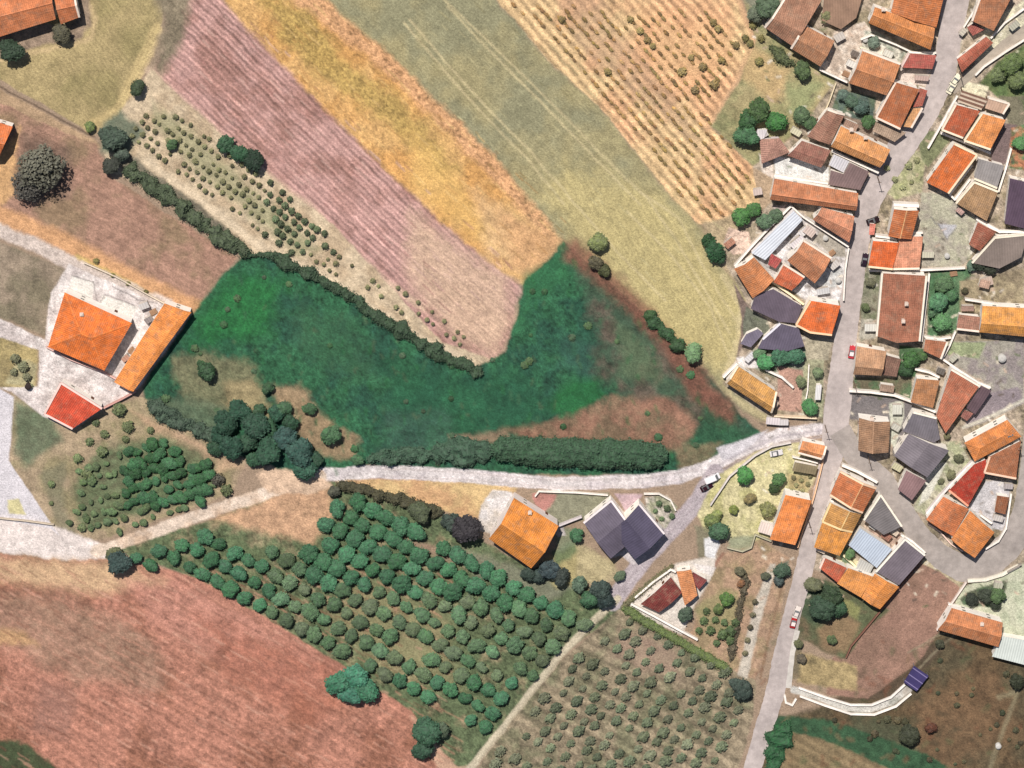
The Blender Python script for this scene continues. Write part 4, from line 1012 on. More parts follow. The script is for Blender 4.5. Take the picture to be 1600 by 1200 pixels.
H('plain brown roof with a pink lower edge by the right edge', [(1546, 713), (1595, 688), (1588, 748), (1538, 738)], 'flat', (170, 106, 72), h=5, slope=4, rims=(2, 3), rimc=(236, 196, 170))
H('blood red roof with a peach lower edge', [(1522, 725), (1541, 717), (1538, 745), (1513, 791), (1483, 766)], 'flat', (186, 62, 44), h=5, slope=4, rims=(3,), rimc=(236, 160, 130))
H('mottled rust roof above the street bend', [(1474, 776), (1514, 795), (1489, 838), (1447, 812)], 'gable', (204, 118, 72), axis=1, h=5, pitch=10, cap=False)
H('large glowing orange roof pointing down at the street bend', [(1516, 798), (1554, 832), (1523, 872), (1486, 843)], 'gable', (234, 142, 74), axis=1, h=5.6, pitch=12, cap=False)
H('tiny brown upright roof in the white yard by the right edge', [(1558, 774), (1577, 777), (1571, 804), (1554, 800)], 'flat', (156, 96, 64), h=3.4, slope=4, op=False)
H('south-easternmost house, its gable roof half terracotta and half dark red', [(1487, 950), (1567, 973), (1560, 1011), (1465, 984)], 'gable', (214, 134, 86), f=.5, h=5.5, pitch=24, chim=((1534, 974),))
H('white flat roof cut by the right edge below the gabled south-east house', [(1566, 994), (1612, 1002), (1612, 1042), (1550, 1026)], 'flat', (206, 212, 206), h=4, slope=2, mat=M_SHEET, op=False)

H('small faded lean-to roof at the edge of the grey yard, below the dull brown lean-to', [(1376, 600), (1398, 603), (1396, 614), (1374, 611)], 'flat', (166, 138, 118), h=3, slope=6, op=False)
H('low sheet roof beside the cream wall near the street bend, in the yard', [(1462, 700), (1476, 707), (1468, 720), (1454, 712)], 'flat', (196, 190, 176), h=2.8, slope=4, mat=M_SHEET, op=False)
H('small brown roof tucked against the white wall under the flat mauve roof', [(1278, 300), (1300, 303), (1298, 312), (1277, 309)], 'flat', (170, 120, 96), h=3, slope=6, op=False)
H('small pale roof in the upper corner of the walled yard, beside the hall', [(1262, 352), (1276, 362), (1268, 372), (1254, 362)], 'flat', (206, 186, 176), h=3, slope=4, mat=M_SHEET, op=False)
H('small dark red roof wedged between the hall and the two-sided orange roof', [(1205, 396), (1222, 406), (1212, 420), (1200, 414)], 'flat', (186, 84, 80), h=3.2, slope=6, op=False)
H('low terracotta roof among the gardens, right of the weathered upright roof', [(1322, 186), (1342, 195), (1336, 208), (1316, 199)], 'flat', (168, 134, 116), h=2.8, slope=5, op=False)
H('tiny rust porch roof in the dusty yard near the blackish trees', [(1532, 436), (1548, 440), (1545, 452), (1529, 448)], 'flat', (198, 160, 138), h=2.8, slope=4, op=False)
# skylight of the bright orange hip roof
def skylight(px, py, h):
    root = [o for o in C.objects if o.get('label', '').startswith('bright orange hip roofed house by the right')][0]
    p = G(px, py, h); bm = bmesh.new()
    r = [Vector((a, b, 0)) for a, b in ((-1, -.35), (.75, .45), (.55, .85), (-1.2, .05))]
    prism(bm, [v + Vector((0, 0, .25)) for v in r], [v + Vector((0, 0, -.5)) for v in r])
    link('skylight', bm_mesh('skylight', bm), M_GLASS, root, loc=(p.x - root.location.x, p.y - root.location.y, h))
skylight(1580, 682, 6.9)

# pergola of brown beams above the vermilion half of the double house
def pergola(label, pts, h, nb, cols, post=True):
    W = [G(x, y, h) for x, y in pts]; c = sum(W, Vector()) / 4
    root = empty('pergola', (c.x, c.y, 0), label, 'pergola')
    L = [v - Vector((c.x, c.y, 0)) for v in W]
    for k in range(nb):
        t = (k + .5) / nb
        bm = bmesh.new(); bar(bm, L[0].lerp(L[3], t), L[1].lerp(L[2], t), .55, 0, .2)
        link('beam', bm_mesh('beam', bm), M_WOOD, root, A(cols[k % len(cols)]))
    for i in range(4):
        bm = bmesh.new(); q = L[i] * .96; q.z = 0
        r = [q + Vector((a, b, 0)) for a, b in ((-.12, -.12), (.12, -.12), (.12, .12), (-.12, .12))]
        prism(bm, [v + Vector((0, 0, h)) for v in r], [v - Vector((0, 0, .3)) for v in r])
        link('post', bm_mesh('post', bm), M_WOOD, root, A((120, 90, 70)))
pergola('brown beamed pergola above the vermilion roof of the double house', [(1503, 141), (1544, 155), (1533, 172), (1496, 159)], 4.2, 6, [(120, 88, 74), (196, 176, 156)])

# purple striped carport over the curved drive
def carport():
    pts = [(1428, 1040), (1451, 1056), (1432, 1080), (1412, 1066)]; h = 3
    W = [G(x, y, h) for x, y in pts]; c = sum(W, Vector()) / 4
    root = empty('carport', (c.x, c.y, 0), 'dark purple striped carport at the end of the curved white driveway', 'carport')
    L = [v - Vector((c.x, c.y, 0)) for v in W]
    bm = bmesh.new(); prism(bm, [v + Vector((0, 0, .12)) for v in L], L)
    link('roof', bm_mesh('roof', bm), M_SLATE, root, A((58, 50, 96)))
    for t in (.12, .5, .88):
        bm = bmesh.new(); bar(bm, L[0].lerp(L[3], t), L[1].lerp(L[2], t), .3, .13, .26)
        link('roof_rib', bm_mesh('roof_rib', bm), M_SHEET, root, A((130, 120, 160)))
    for i in range(4):
        q = L[i] * .93; q.z = 0; bm = bmesh.new()
        r = [q + Vector((a, b, 0)) for a, b in ((-.1, -.1), (.1, -.1), (.1, .1), (-.1, .1))]
        prism(bm, [v + Vector((0, 0, h)) for v in r], [v - Vector((0, 0, .3)) for v in r])
        link('post', bm_mesh('post', bm), M_SHEET, root, A((120, 118, 124)))
carport()

# ------------------------------------------------------------------ garden walls
CW = (236, 226, 214)
wall('white wall along the upper side of the pale courtyard at the village top', [(1345, 62), (1362, 55), (1400, 70), (1425, 82), (1463, 83)], 1.8, col=CW)
wall('white wall between the pale courtyard and the orange brown house roof', [(1344, 74), (1375, 86), (1407, 99)], 1.6, .3, (232, 226, 200))
wall('white wall along the bottom of the pale courtyard beside the scrub', [(1281, 109), (1300, 118), (1324, 129)], 2.4, .35)
wall('thin white wall dropping from the pale courtyard to the brown roofs', [(1306, 130), (1296, 158), (1290, 172)], 1.2, .25, (206, 190, 160))
wall('long white retaining wall under the yellow orange long house', [(1300, 236), (1330, 250), (1373, 270)], 2.2, .6)
wall('broken white parapet above the very long terracotta house', [(1210, 274), (1240, 279), (1294, 287)], 1.6, .5)
wall('white wall from the top of the walled yard down to the street', [(1236, 322), (1256, 340), (1290, 362), (1326, 386)], 2, .35)
wall('white outer wall beside the long white hall', [(1236, 322), (1200, 358), (1172, 388), (1148, 416)], 2.2, .5)
wall('white street wall of the walled yard', [(1326, 388), (1321, 420), (1318, 470)], 1.8, .4)
wall('cream wall running diagonally under the small vermilion roof', [(1206, 440), (1235, 460), (1256, 476)], 2, .5, (236, 216, 180))
wall('white wall along the lane above the ochre house', [(1196, 578), (1222, 590), (1240, 606)], 1.6, .5)
wall('white wall left of the ochre house facing the hay field path', [(1130, 590), (1152, 568)], 2.2, .6)
wall('garden wall along the track from the ochre house to the junction', [(1206, 650), (1232, 652), (1276, 654)], 2, .3, (226, 204, 176))
wall('thin white wall between two small gardens above the junction', [(1264, 570), (1262, 610), (1256, 640)], 1.2, .25)
wall('thick white wall at the top of the grey asphalt yard', [(1327, 611), (1360, 613), (1398, 618), (1425, 628), (1462, 644)], 2.2, .6)
wall('long cream street wall of the yellow garden beside the main street', [(1291, 700), (1280, 745), (1272, 776), (1258, 820), (1246, 856)], 1.4, .3, (232, 186, 150))
wall('dark capped curved wall between the limestone road and the yellow garden', [(1110, 790), (1140, 745), (1180, 712), (1206, 698), (1236, 692)], 1.4, .3, (206, 196, 190))
wall('cream wall below the store roof in the yellow garden', [(1238, 714), (1260, 719), (1278, 724)], 1.6, .3)
wall('wavy low wall at the bottom of the yellow garden', [(1136, 856), (1160, 862), (1174, 856), (1180, 836), (1205, 846)], 1.4, .25, (170, 164, 140))
wall('broad white wall at the apex between the main street and the branch street', [(1316, 727), (1340, 737), (1371, 754)], 2.2, .7)
wall('white wall left of the ochre crossing ridge roof', [(1301, 782), (1290, 808)], 2.4, .8)
wall('cream wall behind the pale blue and golden orange roofs', [(1318, 868), (1340, 888), (1362, 904)], 1.8, .5, (232, 220, 180))
wall('white wall beside the tiny pale grey shed', [(1356, 905), (1370, 892)], 2, .4)
wall('cream edging wall in front of the long charcoal roof', [(1408, 836), (1425, 846), (1446, 864)], 1.6, .5)
wall('dark boundary wall along the left side of the brown ploughed plot', [(1445, 868), (1405, 918), (1376, 955), (1330, 1010), (1322, 1028)], 1.2, .25, (120, 84, 70))
wall('pale wall on the right side of the brown ploughed plot', [(1510, 910), (1486, 945), (1464, 985)], 1.4, .35, (222, 206, 196))
wall('curved white kerb wall below the branch street bend', [(1512, 908), (1540, 906), (1566, 898), (1592, 884)], 1, .9, (222, 214, 198))
wall('short grey wall at the right end of the street bend', [(1574, 894), (1596, 882)], 1.6, .4, (150, 140, 130))
wall('white inner wall of the curved driveway', [(1248, 1075), (1290, 1090), (1330, 1102), (1362, 1102), (1392, 1090), (1414, 1070)], .9, .5)
wall('white outer wall of the curved driveway', [(1250, 1088), (1290, 1103), (1330, 1116), (1366, 1117), (1400, 1104), (1424, 1084)], .9, .5)
wall('white round gate wall where the curved driveway meets the street', [(1226, 1086), (1228, 1098), (1238, 1102), (1244, 1092)], .8, .5)
wall('white wall along the top of the gardens in the middle of the village', [(1358, 423), (1400, 424), (1450, 422), (1508, 419)], 1.8, .45)
wall('white wall along the right side of the largest brown roof', [(1452, 428), (1446, 480), (1440, 534)], 1.8, .5)
wall('broad white wall above the upright rust roof', [(1396, 320), (1436, 322)], 3.4, .8)
wall('white wall piece between the rust roof and the peach roof', [(1422, 364), (1442, 364)], 2, .4)
wall('white wall joining the rust and vermilion roofs beside the street', [(1368, 369), (1392, 372), (1402, 376)], 3, .5)
wall('white diagonal wall right of the small square rust roof', [(1493, 518), (1484, 540), (1472, 562)], 1.6, .4)
wall('white wall at the bottom of the green garden', [(1444, 526), (1468, 530), (1486, 528)], 1.8, .35)
wall('cream diagonal wall above the big pointed terracotta roof', [(1474, 562), (1500, 580), (1528, 598), (1548, 606)], 1.8, .5)
wall('cream wall above the squarish light terracotta roof', [(1430, 577), (1452, 582), (1468, 590)], 2.2, .5)
wall('white wall on the right side of the double house yard', [(1580, 232), (1572, 262), (1560, 300)], 1.6, .5)
wall('cream wall between the double house and the big vermilion roof', [(1470, 208), (1505, 222), (1548, 240)], 2, .5)
wall('cream wall left of the vermilion half of the double house', [(1496, 150), (1480, 178), (1466, 204), (1450, 232)], 1.6, .45)
wall('pale parapet around the narrow yard beside the big vermilion roof', [(1519, 258), (1500, 284), (1484, 304), (1492, 312), (1516, 280)], 1.8, .45)
wall('long white wall at the foot of the aubergine roof by the right edge', [(1526, 342), (1544, 352), (1562, 362), (1604, 362)], 2, .7)
wall('white wall above the honey orange barn', [(1508, 468), (1534, 472), (1570, 478), (1604, 479)], 2, .45)
wall('long pale lane wall sloping up to the bright orange hip roof', [(1448, 803), (1470, 775), (1500, 742), (1520, 722)], 2, .6, (226, 214, 212))
wall('curved white wall enclosing the yard by the right edge', [(1580, 772), (1576, 800), (1572, 826), (1560, 846), (1540, 858)], 1.4, .45)
wall('white wall below the white yard beside the glowing orange roof', [(1532, 805), (1550, 818)], 2, .5)
wall('curved low wall under the mottled rust roof along the branch street', [(1450, 818), (1470, 832), (1486, 850), (1505, 862)], 1, .3, (226, 196, 180))
wall('cream wall bordering the forking lane at the top right', [(1600, 14), (1570, 36), (1548, 60)], 1.4, .4)
wall('white wall on the lower side of the forking lane', [(1608, 58), (1570, 82), (1538, 104), (1524, 118)], 1.4, .4)
wall('white wall along the right side of the main street at the top edge', [(1530, 4), (1514, 30), (1499, 54)], 1.4, .3)
wall('cream wall above the south-easternmost house', [(1482, 944), (1520, 955), (1552, 966)], 1.6, .4)
wall('white garden wall around the lawn between the lone house and the purple houses', [(836, 776), (842, 768), (868, 769), (900, 770), (950, 774)], 1.2, .3)
wall('short dark topped wall joining the lone house to the purple roofed pair', [(873, 822), (909, 808)], 1.8, .4, (200, 190, 190))
wall('curved white garden wall right of the purple roofed pair', [(1006, 772), (1030, 772), (1048, 782), (1056, 798)], 1.2, .3)
wall('white plot wall facing the lane at the triangular plot', [(992, 934), (1020, 910), (1048, 890), (1056, 894)], 1.6, .5)
wall('white plot wall of the triangular plot above its hedge', [(986, 944), (1020, 962), (1060, 984), (1090, 1000)], 1.6, .5)
wall('red boundary wall of the small red roofed house along the grove', [(212, 612), (190, 624), (162, 638)], 1.6, .3, (196, 150, 140))
wall('red boundary wall of the orange farmhouse along the yard lane', [(72, 542), (110, 562), (162, 582), (206, 606)], 1.4, .3, (210, 170, 160))
wall('thin field wall at the bottom of the white concrete pad', [(-20, 808), (40, 814), (84, 820)], 1, .3, (196, 180, 160))
wall('dark boundary wall between ploughed field and farmyard', [(130, 410), (180, 432), (230, 460), (262, 477)], 1.1, .25, (206, 190, 170))

# ------------------------------------------------------------------ small things in the yards
def boxr(bm, cx, cy, a, b, z0, z1):
    r = [Vector((cx + sx * a, cy + sy * b, 0)) for sx, sy in ((-1, -1), (1, -1), (1, 1), (-1, 1))]
    prism(bm, [v + Vector((0, 0, z1)) for v in r], [v + Vector((0, 0, z0)) for v in r])
def tank(px, py, r, label, group, col=(226, 222, 216)):
    p = G(px, py, r * 1.2); root = empty('water_tank', (p.x, p.y, 0), label, 'tank', group)
    bm = bmesh.new(); bmesh.ops.create_cone(bm, cap_ends=True, segments=20, radius1=r, radius2=r * .97, depth=r * 1.5, matrix=Matrix.Translation((0, 0, r * .75)))
    link('tank_body', bm_mesh('tank_body', bm), M_PLASTER, root, A(col))
    bm = bmesh.new(); bmesh.ops.create_cone(bm, cap_ends=True, segments=20, radius1=r * 1.05, radius2=r * .5, depth=r * .3, matrix=Matrix.Translation((0, 0, r * 1.66)))
    link('lid', bm_mesh('lid', bm), M_PLASTER, root, A(tuple(c * .86 for c in col)))
def woodpile(px, py, deg, label, group):
    p = G(px, py, .4); rnd = random.Random(int(px)); bm = bmesh.new()
    for lay in range(3):
        for i in range(7 - lay):
            y = (i - (6 - lay) / 2) * .27; z = .14 + lay * .23; l = rnd.uniform(.85, 1.1)
            bmesh.ops.create_cone(bm, cap_ends=True, segments=8, radius1=.13, radius2=.12, depth=l * 2.2, matrix=Matrix.Translation((rnd.uniform(-.1, .1), y, z)) @ Matrix.Rotation(math.pi / 2, 4, 'Y'))
    o = link('woodpile', bm_mesh('woodpile', bm), M_WOOD, None, A((168, 132, 104)), (p.x, p.y, 0)); o.rotation_euler = (0, 0, math.radians(deg)); tag(o, label, 'woodpile', group)
def lean(px, py, deg, a, b, col, label, group, h=2.4, mat=None):
    p = G(px, py, h); root = empty('shed', (p.x, p.y, 0), label, 'shed', group); root.rotation_euler = (0, 0, math.radians(deg))
    bm = bmesh.new()
    t = [Vector((-a, -b, h - .15)), Vector((a, -b, h - .15)), Vector((a, b, h + .25)), Vector((-a, b, h + .25))]
    prism(bm, [v + Vector((0, 0, .1)) for v in t], t); me = bm_mesh('roof', bm); auto_uv(me)
    link('roof', me, mat or M_TILE, root, A(col))
    bm = bmesh.new(); s = .88
    prism(bm, [Vector((v.x * s, v.y * s, v.z * 1.0 - .03 - (.05 if v.y > 0 else -.01))) for v in t], [Vector((v.x * s, v.y * s, -.3)) for v in t])
    link('wall', bm_mesh('wall', bm), M_STONE, root, A((214, 202, 190)))
    d_ = link('door', ME_DOOR, None, root, A((104, 80, 62)), (0, -b * s - .03, 0)); d_.rotation_euler = (0, 0, math.pi); d_.scale = (.8, .8, .85)
SHEDS = [(1312, 58, 30, 1.6, 1.2, (206, 196, 186), 1), (1330, 100, -25, 1.5, 1.0, (220, 214, 206), 1), (1336, 84, -25, 1.2, .9, (120, 108, 100), 1), (1388, 84, -25, 1.5, 1.0, (212, 208, 196), 1),
         (1440, 122, -5, 2.2, .8, (196, 170, 160), 1), (1256, 362, 40, 1.6, 1.1, (222, 216, 214), 1), (1246, 378, 40, 2.4, 1.0, (216, 208, 210), 1), (1304, 414, 40, 1.5, 1.1, (214, 206, 200), 1), (1286, 455, 10, 2.0, 1.0, (206, 204, 204), 1),
         (1140, 380, 40, 1.6, 1.1, (196, 140, 116), 0), (1360, 512, 0, 1.8, 1.2, (226, 222, 212), 1), (1402, 640, 0, 1.5, 1.6, (216, 214, 200), 1), (1400, 668, -30, 1.4, 1.0, (200, 196, 184), 1), (1402, 730, -30, 1.6, 1.1, (206, 198, 164), 1),
         (1365, 822, -35, 1.3, 1.0, (220, 214, 206), 1), (1385, 838, -35, 1.6, 1.1, (168, 118, 100), 0), (1398, 832, -35, 1.2, .9, (214, 196, 176), 1), (1560, 810, -15, 1.6, 1.0, (204, 196, 190), 1), (1576, 760, -5, 1.4, .9, (190, 180, 178), 1),
         (1542, 440, 15, 1.8, 1.4, (206, 182, 166), 1), (1512, 482, 0, 2.0, .9, (184, 150, 134), 0), (1490, 560, 45, 1.3, .9, (190, 186, 170), 1), (1470, 580, -20, 1.3, 1.0, (110, 104, 98), 1), (1194, 210, 30, 1.2, .9, (212, 204, 198), 1),
         (1244, 206, -30, 1.6, 1.0, (214, 206, 176), 1), (1560, 915, -10, 1.4, 1.0, (186, 184, 164), 1), (1284, 858, -25, 1.5, 1.2, (232, 214, 196), 1), (1505, 50, 50, 1.2, .8, (214, 204, 186), 1), (1585, 40, 40, 1.6, 1.0, (190, 186, 168), 1),
         (1172, 558, 45, 1.8, 1.0, (226, 222, 222), 1), (1210, 630, -30, 1.3, .9, (206, 180, 160), 1), (1450, 398, 0, 1.8, 1.0, (212, 206, 184), 1), (1500, 330, -40, 1.2, .8, (206, 170, 160), 0), (1348, 232, -25, 1.4, .9, (186, 170, 150), 1),
         (1184, 300, 10, 1.4, 1.0, (220, 200, 190), 1), (225, 478, 20, 1.5, 1.0, (210, 204, 200), 1), (232, 500, 30, 1.2, .9, (150, 140, 138), 1), (196, 560, 40, 1.2, .8, (196, 150, 130), 1), (1208, 658, -5, 2.2, 1.2, (226, 214, 214), 1), (1225, 660, 0, 1.4, 1.0, (222, 214, 212), 1)]
SO = []
for x, y, d, a, b, c, sh in SHEDS:
    lean(x, y, d, a, b, c, 'x', 'small sheds in the yards', mat=M_SHEET if sh else None); SO.append(C.objects[-1])
_sh = sorted([o for o in C.objects if o.get('label') == 'x'], key=lambda o: (-o.location.y, o.location.x))
for k, o in enumerate(_sh):
    o['label'] = 'small low yard shed with a single sloping roof, %s from the top of the photo' % (str(k + 1) + {1: 'st', 2: 'nd', 3: 'rd'}.get((k + 1) % 10 if (k + 1) // 10 != 1 else 0, 'th'))
for x, y, r, lab in [(1352, 62, .8, 'white round tank in the strip yard below the big orange house'), (1290, 372, .8, 'white round tank at the upper right of the walled yard'), (1310, 438, .9, 'white round tank at the street side of the walled yard'), (1480, 400, .8, 'pale round tank in the dusty yard right of the peach roof'), (1566, 560, 1.2, 'pale round tank ringed by bare ground in the mauve yard'), (1548, 668, .7, 'small pale round tank above the bright orange hip roof'), (44, 604, 1.0, 'dark round tank on the verge of the white farmyard'), (1420, 1140, .9, 'whitish round tank in the dark scrubland'), (1560, 1166, .9, 'pale round tank low in the scrubland near the right edge')]:
    tank(x, y, r, lab, 'water tanks', (60, 48, 46) if 'dark round' in lab else (226, 222, 216))
for x, y, d, lab in [(1322, 116, -25, 'woodpile by the bottom wall of the pale courtyard'), (1300, 396, 40, 'woodpile inside the walled yard right of the square brown house'), (1356, 838, -35, 'woodpile beside the pale blue roof'), (1530, 505, 0, 'woodpile below the honey orange barn'), (240, 488, 30, 'woodpile between the orange farmhouse and the long barn'), (206, 548, 45, 'second woodpile beside the long orange barn, nearer the lane'), (1490, 428, 10, 'woodpile beside the green garden wall'), (1392, 828, -35, 'woodpile under the triangular charcoal roof')]:
    woodpile(x, y, d, lab, 'woodpiles in the yards')
def pole(px, py, label):
    p = G(px, py, 0); root = empty('utility_pole', (p.x, p.y, 0), label, 'pole', 'utility poles along the streets')
    bm = bmesh.new(); bmesh.ops.create_cone(bm, cap_ends=True, segments=10, radius1=.16, radius2=.1, depth=8, matrix=Matrix.Translation((0, 0, 3.9))); link('mast', bm_mesh('mast', bm), M_WOOD, root, A((120, 100, 84)))
    bm = bmesh.new(); boxr(bm, 0, 0, .8, .06, 7.3, 7.45); link('crossarm', bm_mesh('crossarm', bm), M_WOOD, root, A((110, 92, 78)))
    for x in (-.7, 0, .7):
        bm = bmesh.new(); bmesh.ops.create_cone(bm, cap_ends=True, segments=8, radius1=.07, radius2=.04, depth=.2, matrix=Matrix.Translation((x, 0, 7.56))); link('insulator', bm_mesh('insulator', bm), M_PLASTER, root, A((230, 230, 226)))
for x, y, lab in [(1371, 276, 'wooden utility pole at the street end of the yellow orange long house'), (1289, 664, 'wooden utility pole at the corner of the road junction'), (1356, 712, 'wooden utility pole below the two-tone brown gabled house'), (1263, 812, 'wooden utility pole beside the large plain orange roof on the main street'), (1499, 112, 'wooden utility pole at the top street fork'), (1590, 690, 'wooden utility pole by the right edge lane'), (1334, 596, 'wooden utility pole above the grey asphalt yard')]:
    pole(x, y, lab)

# ------------------------------------------------------------------ vegetation
def ico(sub, disp, sx=1, sy=1, sz=1, seed=0, freq=2.2):
    from mathutils import noise as mn
    bm = bmesh.new(); bmesh.ops.create_icosphere(bm, subdivisions=sub, radius=1)
    off = Vector((seed * 7.3, seed * 3.1, seed * 1.7))
    for v in bm.verts:
        n = v.co.normalized()
        d = 1 + disp * (mn.noise(n * freq + off) + .5 * mn.noise(n * freq * 2.3 + off))
        v.co = Vector((n.x * d * sx, n.y * d * sy, n.z * d * sz))
    return bm
def leaves(bm, pts, size, rnd, up=.5):
    for p, n in pts:
        d = (n + Vector((rnd.uniform(-1, 1), rnd.uniform(-1, 1), rnd.uniform(-.6, 1) + up)) * .75).normalized()
        a = d.orthogonal().normalized(); a.rotate(Matrix.Rotation(rnd.uniform(0, 6.28), 3, d)); b = d.cross(a)
        s = size * rnd.uniform(.6, 1.4)
        vs = [bm.verts.new(p + a * s * x + b * s * y * .8) for x, y in ((-1, -.5), (.2, -.9), (1, .1), (.1, 1))]
        bm.faces.new(vs)
def crown_mesh(name, seed, kind='round', nl=620, lobes=7):
    """unit crown: radius about 1, its middle at z 0"""
    rnd = random.Random(seed); bm = bmesh.new()
    L = [(Vector((0, 0, 0)), .74)]
    for i in range(lobes):
        a = i * 2.4 + rnd.uniform(-.4, .4); r = rnd.uniform(.38, .6)
        L.append((Vector((math.cos(a) * r, math.sin(a) * r, rnd.uniform(-.15, .35))), rnd.uniform(.36, .52)))
    pts = []
    for c, r in L:
        s = ico(2, .22, r, r, r * .85, seed + len(pts))
        me = bpy.data.meshes.new('t'); s.to_mesh(me); s.free()
        n0 = len(bm.verts); bm.from_mesh(me); bpy.data.meshes.remove(me)
        bm.verts.ensure_lookup_table()
        for v in bm.verts[n0:]: v.co += c
    for _ in range(nl):
        c, r = L[rnd.randrange(len(L))]
        n = Vector((rnd.gauss(0, 1), rnd.gauss(0, 1), abs(rnd.gauss(0, 1)) * .9 - .15)).normalized()
        p = c + n * r * rnd.uniform(.95, 1.26); p.z = c.z + (p.z - c.z) * .85
        pts.append((p, n))
    leaves(bm, pts, .11, rnd)
    me = bpy.data.meshes.new(name); bm.to_mesh(me); bm.free(); me.materials.append(M_LEAF)
    return me
def trunk_mesh(seed):
    rnd = random.Random(seed); bm = bmesh.new()
    def tube(pts, rad, n=6):
        rings = []
        for p, r in zip(pts, rad):
            rings.append([bm.verts.new(Vector(p) + Vector((math.cos(i * 2 * math.pi / n) * r, math.sin(i * 2 * math.pi / n) * r, 0))) for i in range(n)])
        for a, b in zip(rings, rings[1:]):
            for i in range(n): bm.faces.new((a[i], a[(i + 1) % n], b[(i + 1) % n], b[i]))
        bm.faces.new(rings[0][::-1]); bm.faces.new(rings[-1])
    tube([(0, 0, -.15), (.02, .01, .25), (0, .03, .7), (.03, 0, 1.15)], [.16, .1, .085, .05])
    for i in range(4):
        a = i * 1.6 + rnd.uniform(-.3, .3)
        tube([(0, 0, .5 + i * .08), (math.cos(a) * .25, math.sin(a) * .25, .8 + i * .08), (math.cos(a) * .5, math.sin(a) * .5, 1.15 + i * .05)], [.05, .035, .015], 5)
    me = bm_mesh('trunk', bm); me.materials.append(M_BARK)
    return me
CROWNS = [crown_mesh('crown', 10 + i) for i in range(6)]
BIGC = [crown_mesh('crown', 40 + i, nl=900, lobes=11) for i in range(4)]
TRUNKS = [trunk_mesh(i) for i in range(3)]
def bare_crown(seed):
    rnd = random.Random(seed); bm = bmesh.new(); pts = []
    for _ in range(3200):
        n = Vector((rnd.gauss(0, 1), rnd.gauss(0, 1), rnd.gauss(0, .7))).normalized()
        pts.append((n * rnd.uniform(.25, 1.05) * (1 + .15 * math.sin(n.x * 5 + n.y * 4)), n))
    leaves(bm, pts, .07, rnd)
    me = bpy.data.meshes.new('crown'); bm.to_mesh(me); bm.free(); me.materials.append(M_LEAF)
    return me
BARE = bare_crown(3)
def tree(px, py, r, label, col=(70, 98, 64), group=None, big=False, hz=1.0, name='tree', cat='tree', me=None, sq=1.0):
    """crown middle seen at (px, py) with radius r in survey pixels"""
    R = r * S_M
    zc = R * 1.15 * hz
    p = G(px, py, zc)
    root = bpy.data.objects.new(name, None); C.objects.link(root)
    root.location = (p.x, p.y, 0); root.empty_display_size = .5
    root.rotation_euler = (0, 0, random.uniform(0, 6.28))
    tag(root, label, cat, group)
    m = me or random.choice(BIGC if big else CROWNS)
    k = random.uniform(.93, 1.07); kk = random.uniform(.92, 1.08)
    o = link('crown', m, None, root, A(tuple(max(10, c * kk * random.uniform(.98, 1.02)) for c in col), 1.0), (0, 0, zc))
    e_ = random.uniform(.9, 1.12); o.scale = (R * k * e_, R * k * sq / e_, R * hz * .9)
    t = link('trunk', random.choice(TRUNKS), None, root, A((96, 84, 70)), (0, 0, 0)); t.scale = (R, R, R * hz)
    return root
def bush_mesh(seed, nl=90):
    rnd = random.Random(seed); s = ico(1, .35, .85, .85, .7, seed)
    for v in s.verts: v.co.z += .55
    pts = []
    for _ in range(nl):
        n = Vector((rnd.gauss(0, 1), rnd.gauss(0, 1), abs(rnd.gauss(0, 1)))).normalized()
        pts.append((Vector((n.x * .9, n.y * .9, n.z * .75 + .5)) * rnd.uniform(.85, 1.15), n))
    leaves(s, pts, .22, rnd)
    me = bpy.data.meshes.new('bush'); s.to_mesh(me); s.free(); me.materials.append(M_LEAF)
    return me
BUSH = [bush_mesh(60 + i) for i in range(5)]
def bush(px, py, r, label, group=None, col=(84, 98, 66), name='bush', cat='bush', hz=1.0, ang=None, el=1.0):
    R = r * S_M; p = G(px, py, R * .5); kk = random.uniform(.88, 1.12)
    o = link(name, random.choice(BUSH), None, None, A(tuple(c * kk for c in col)), (p.x, p.y, 0))
    o.scale = (R * el, R, R * hz); o.rotation_euler = (0, 0, math.radians(ang) if ang is not None else random.uniform(0, 6.28))
    return tag(o, label, cat, group)

def inpoly(x, y, poly):
    c = False
    for i in range(len(poly)):
        x0, y0 = poly[i]; x1, y1 = poly[(i + 1) % len(poly)]
        if (y0 > y) != (y1 > y) and x < (x1 - x0) * (y - y0) / (y1 - y0) + x0: c = not c
    return c

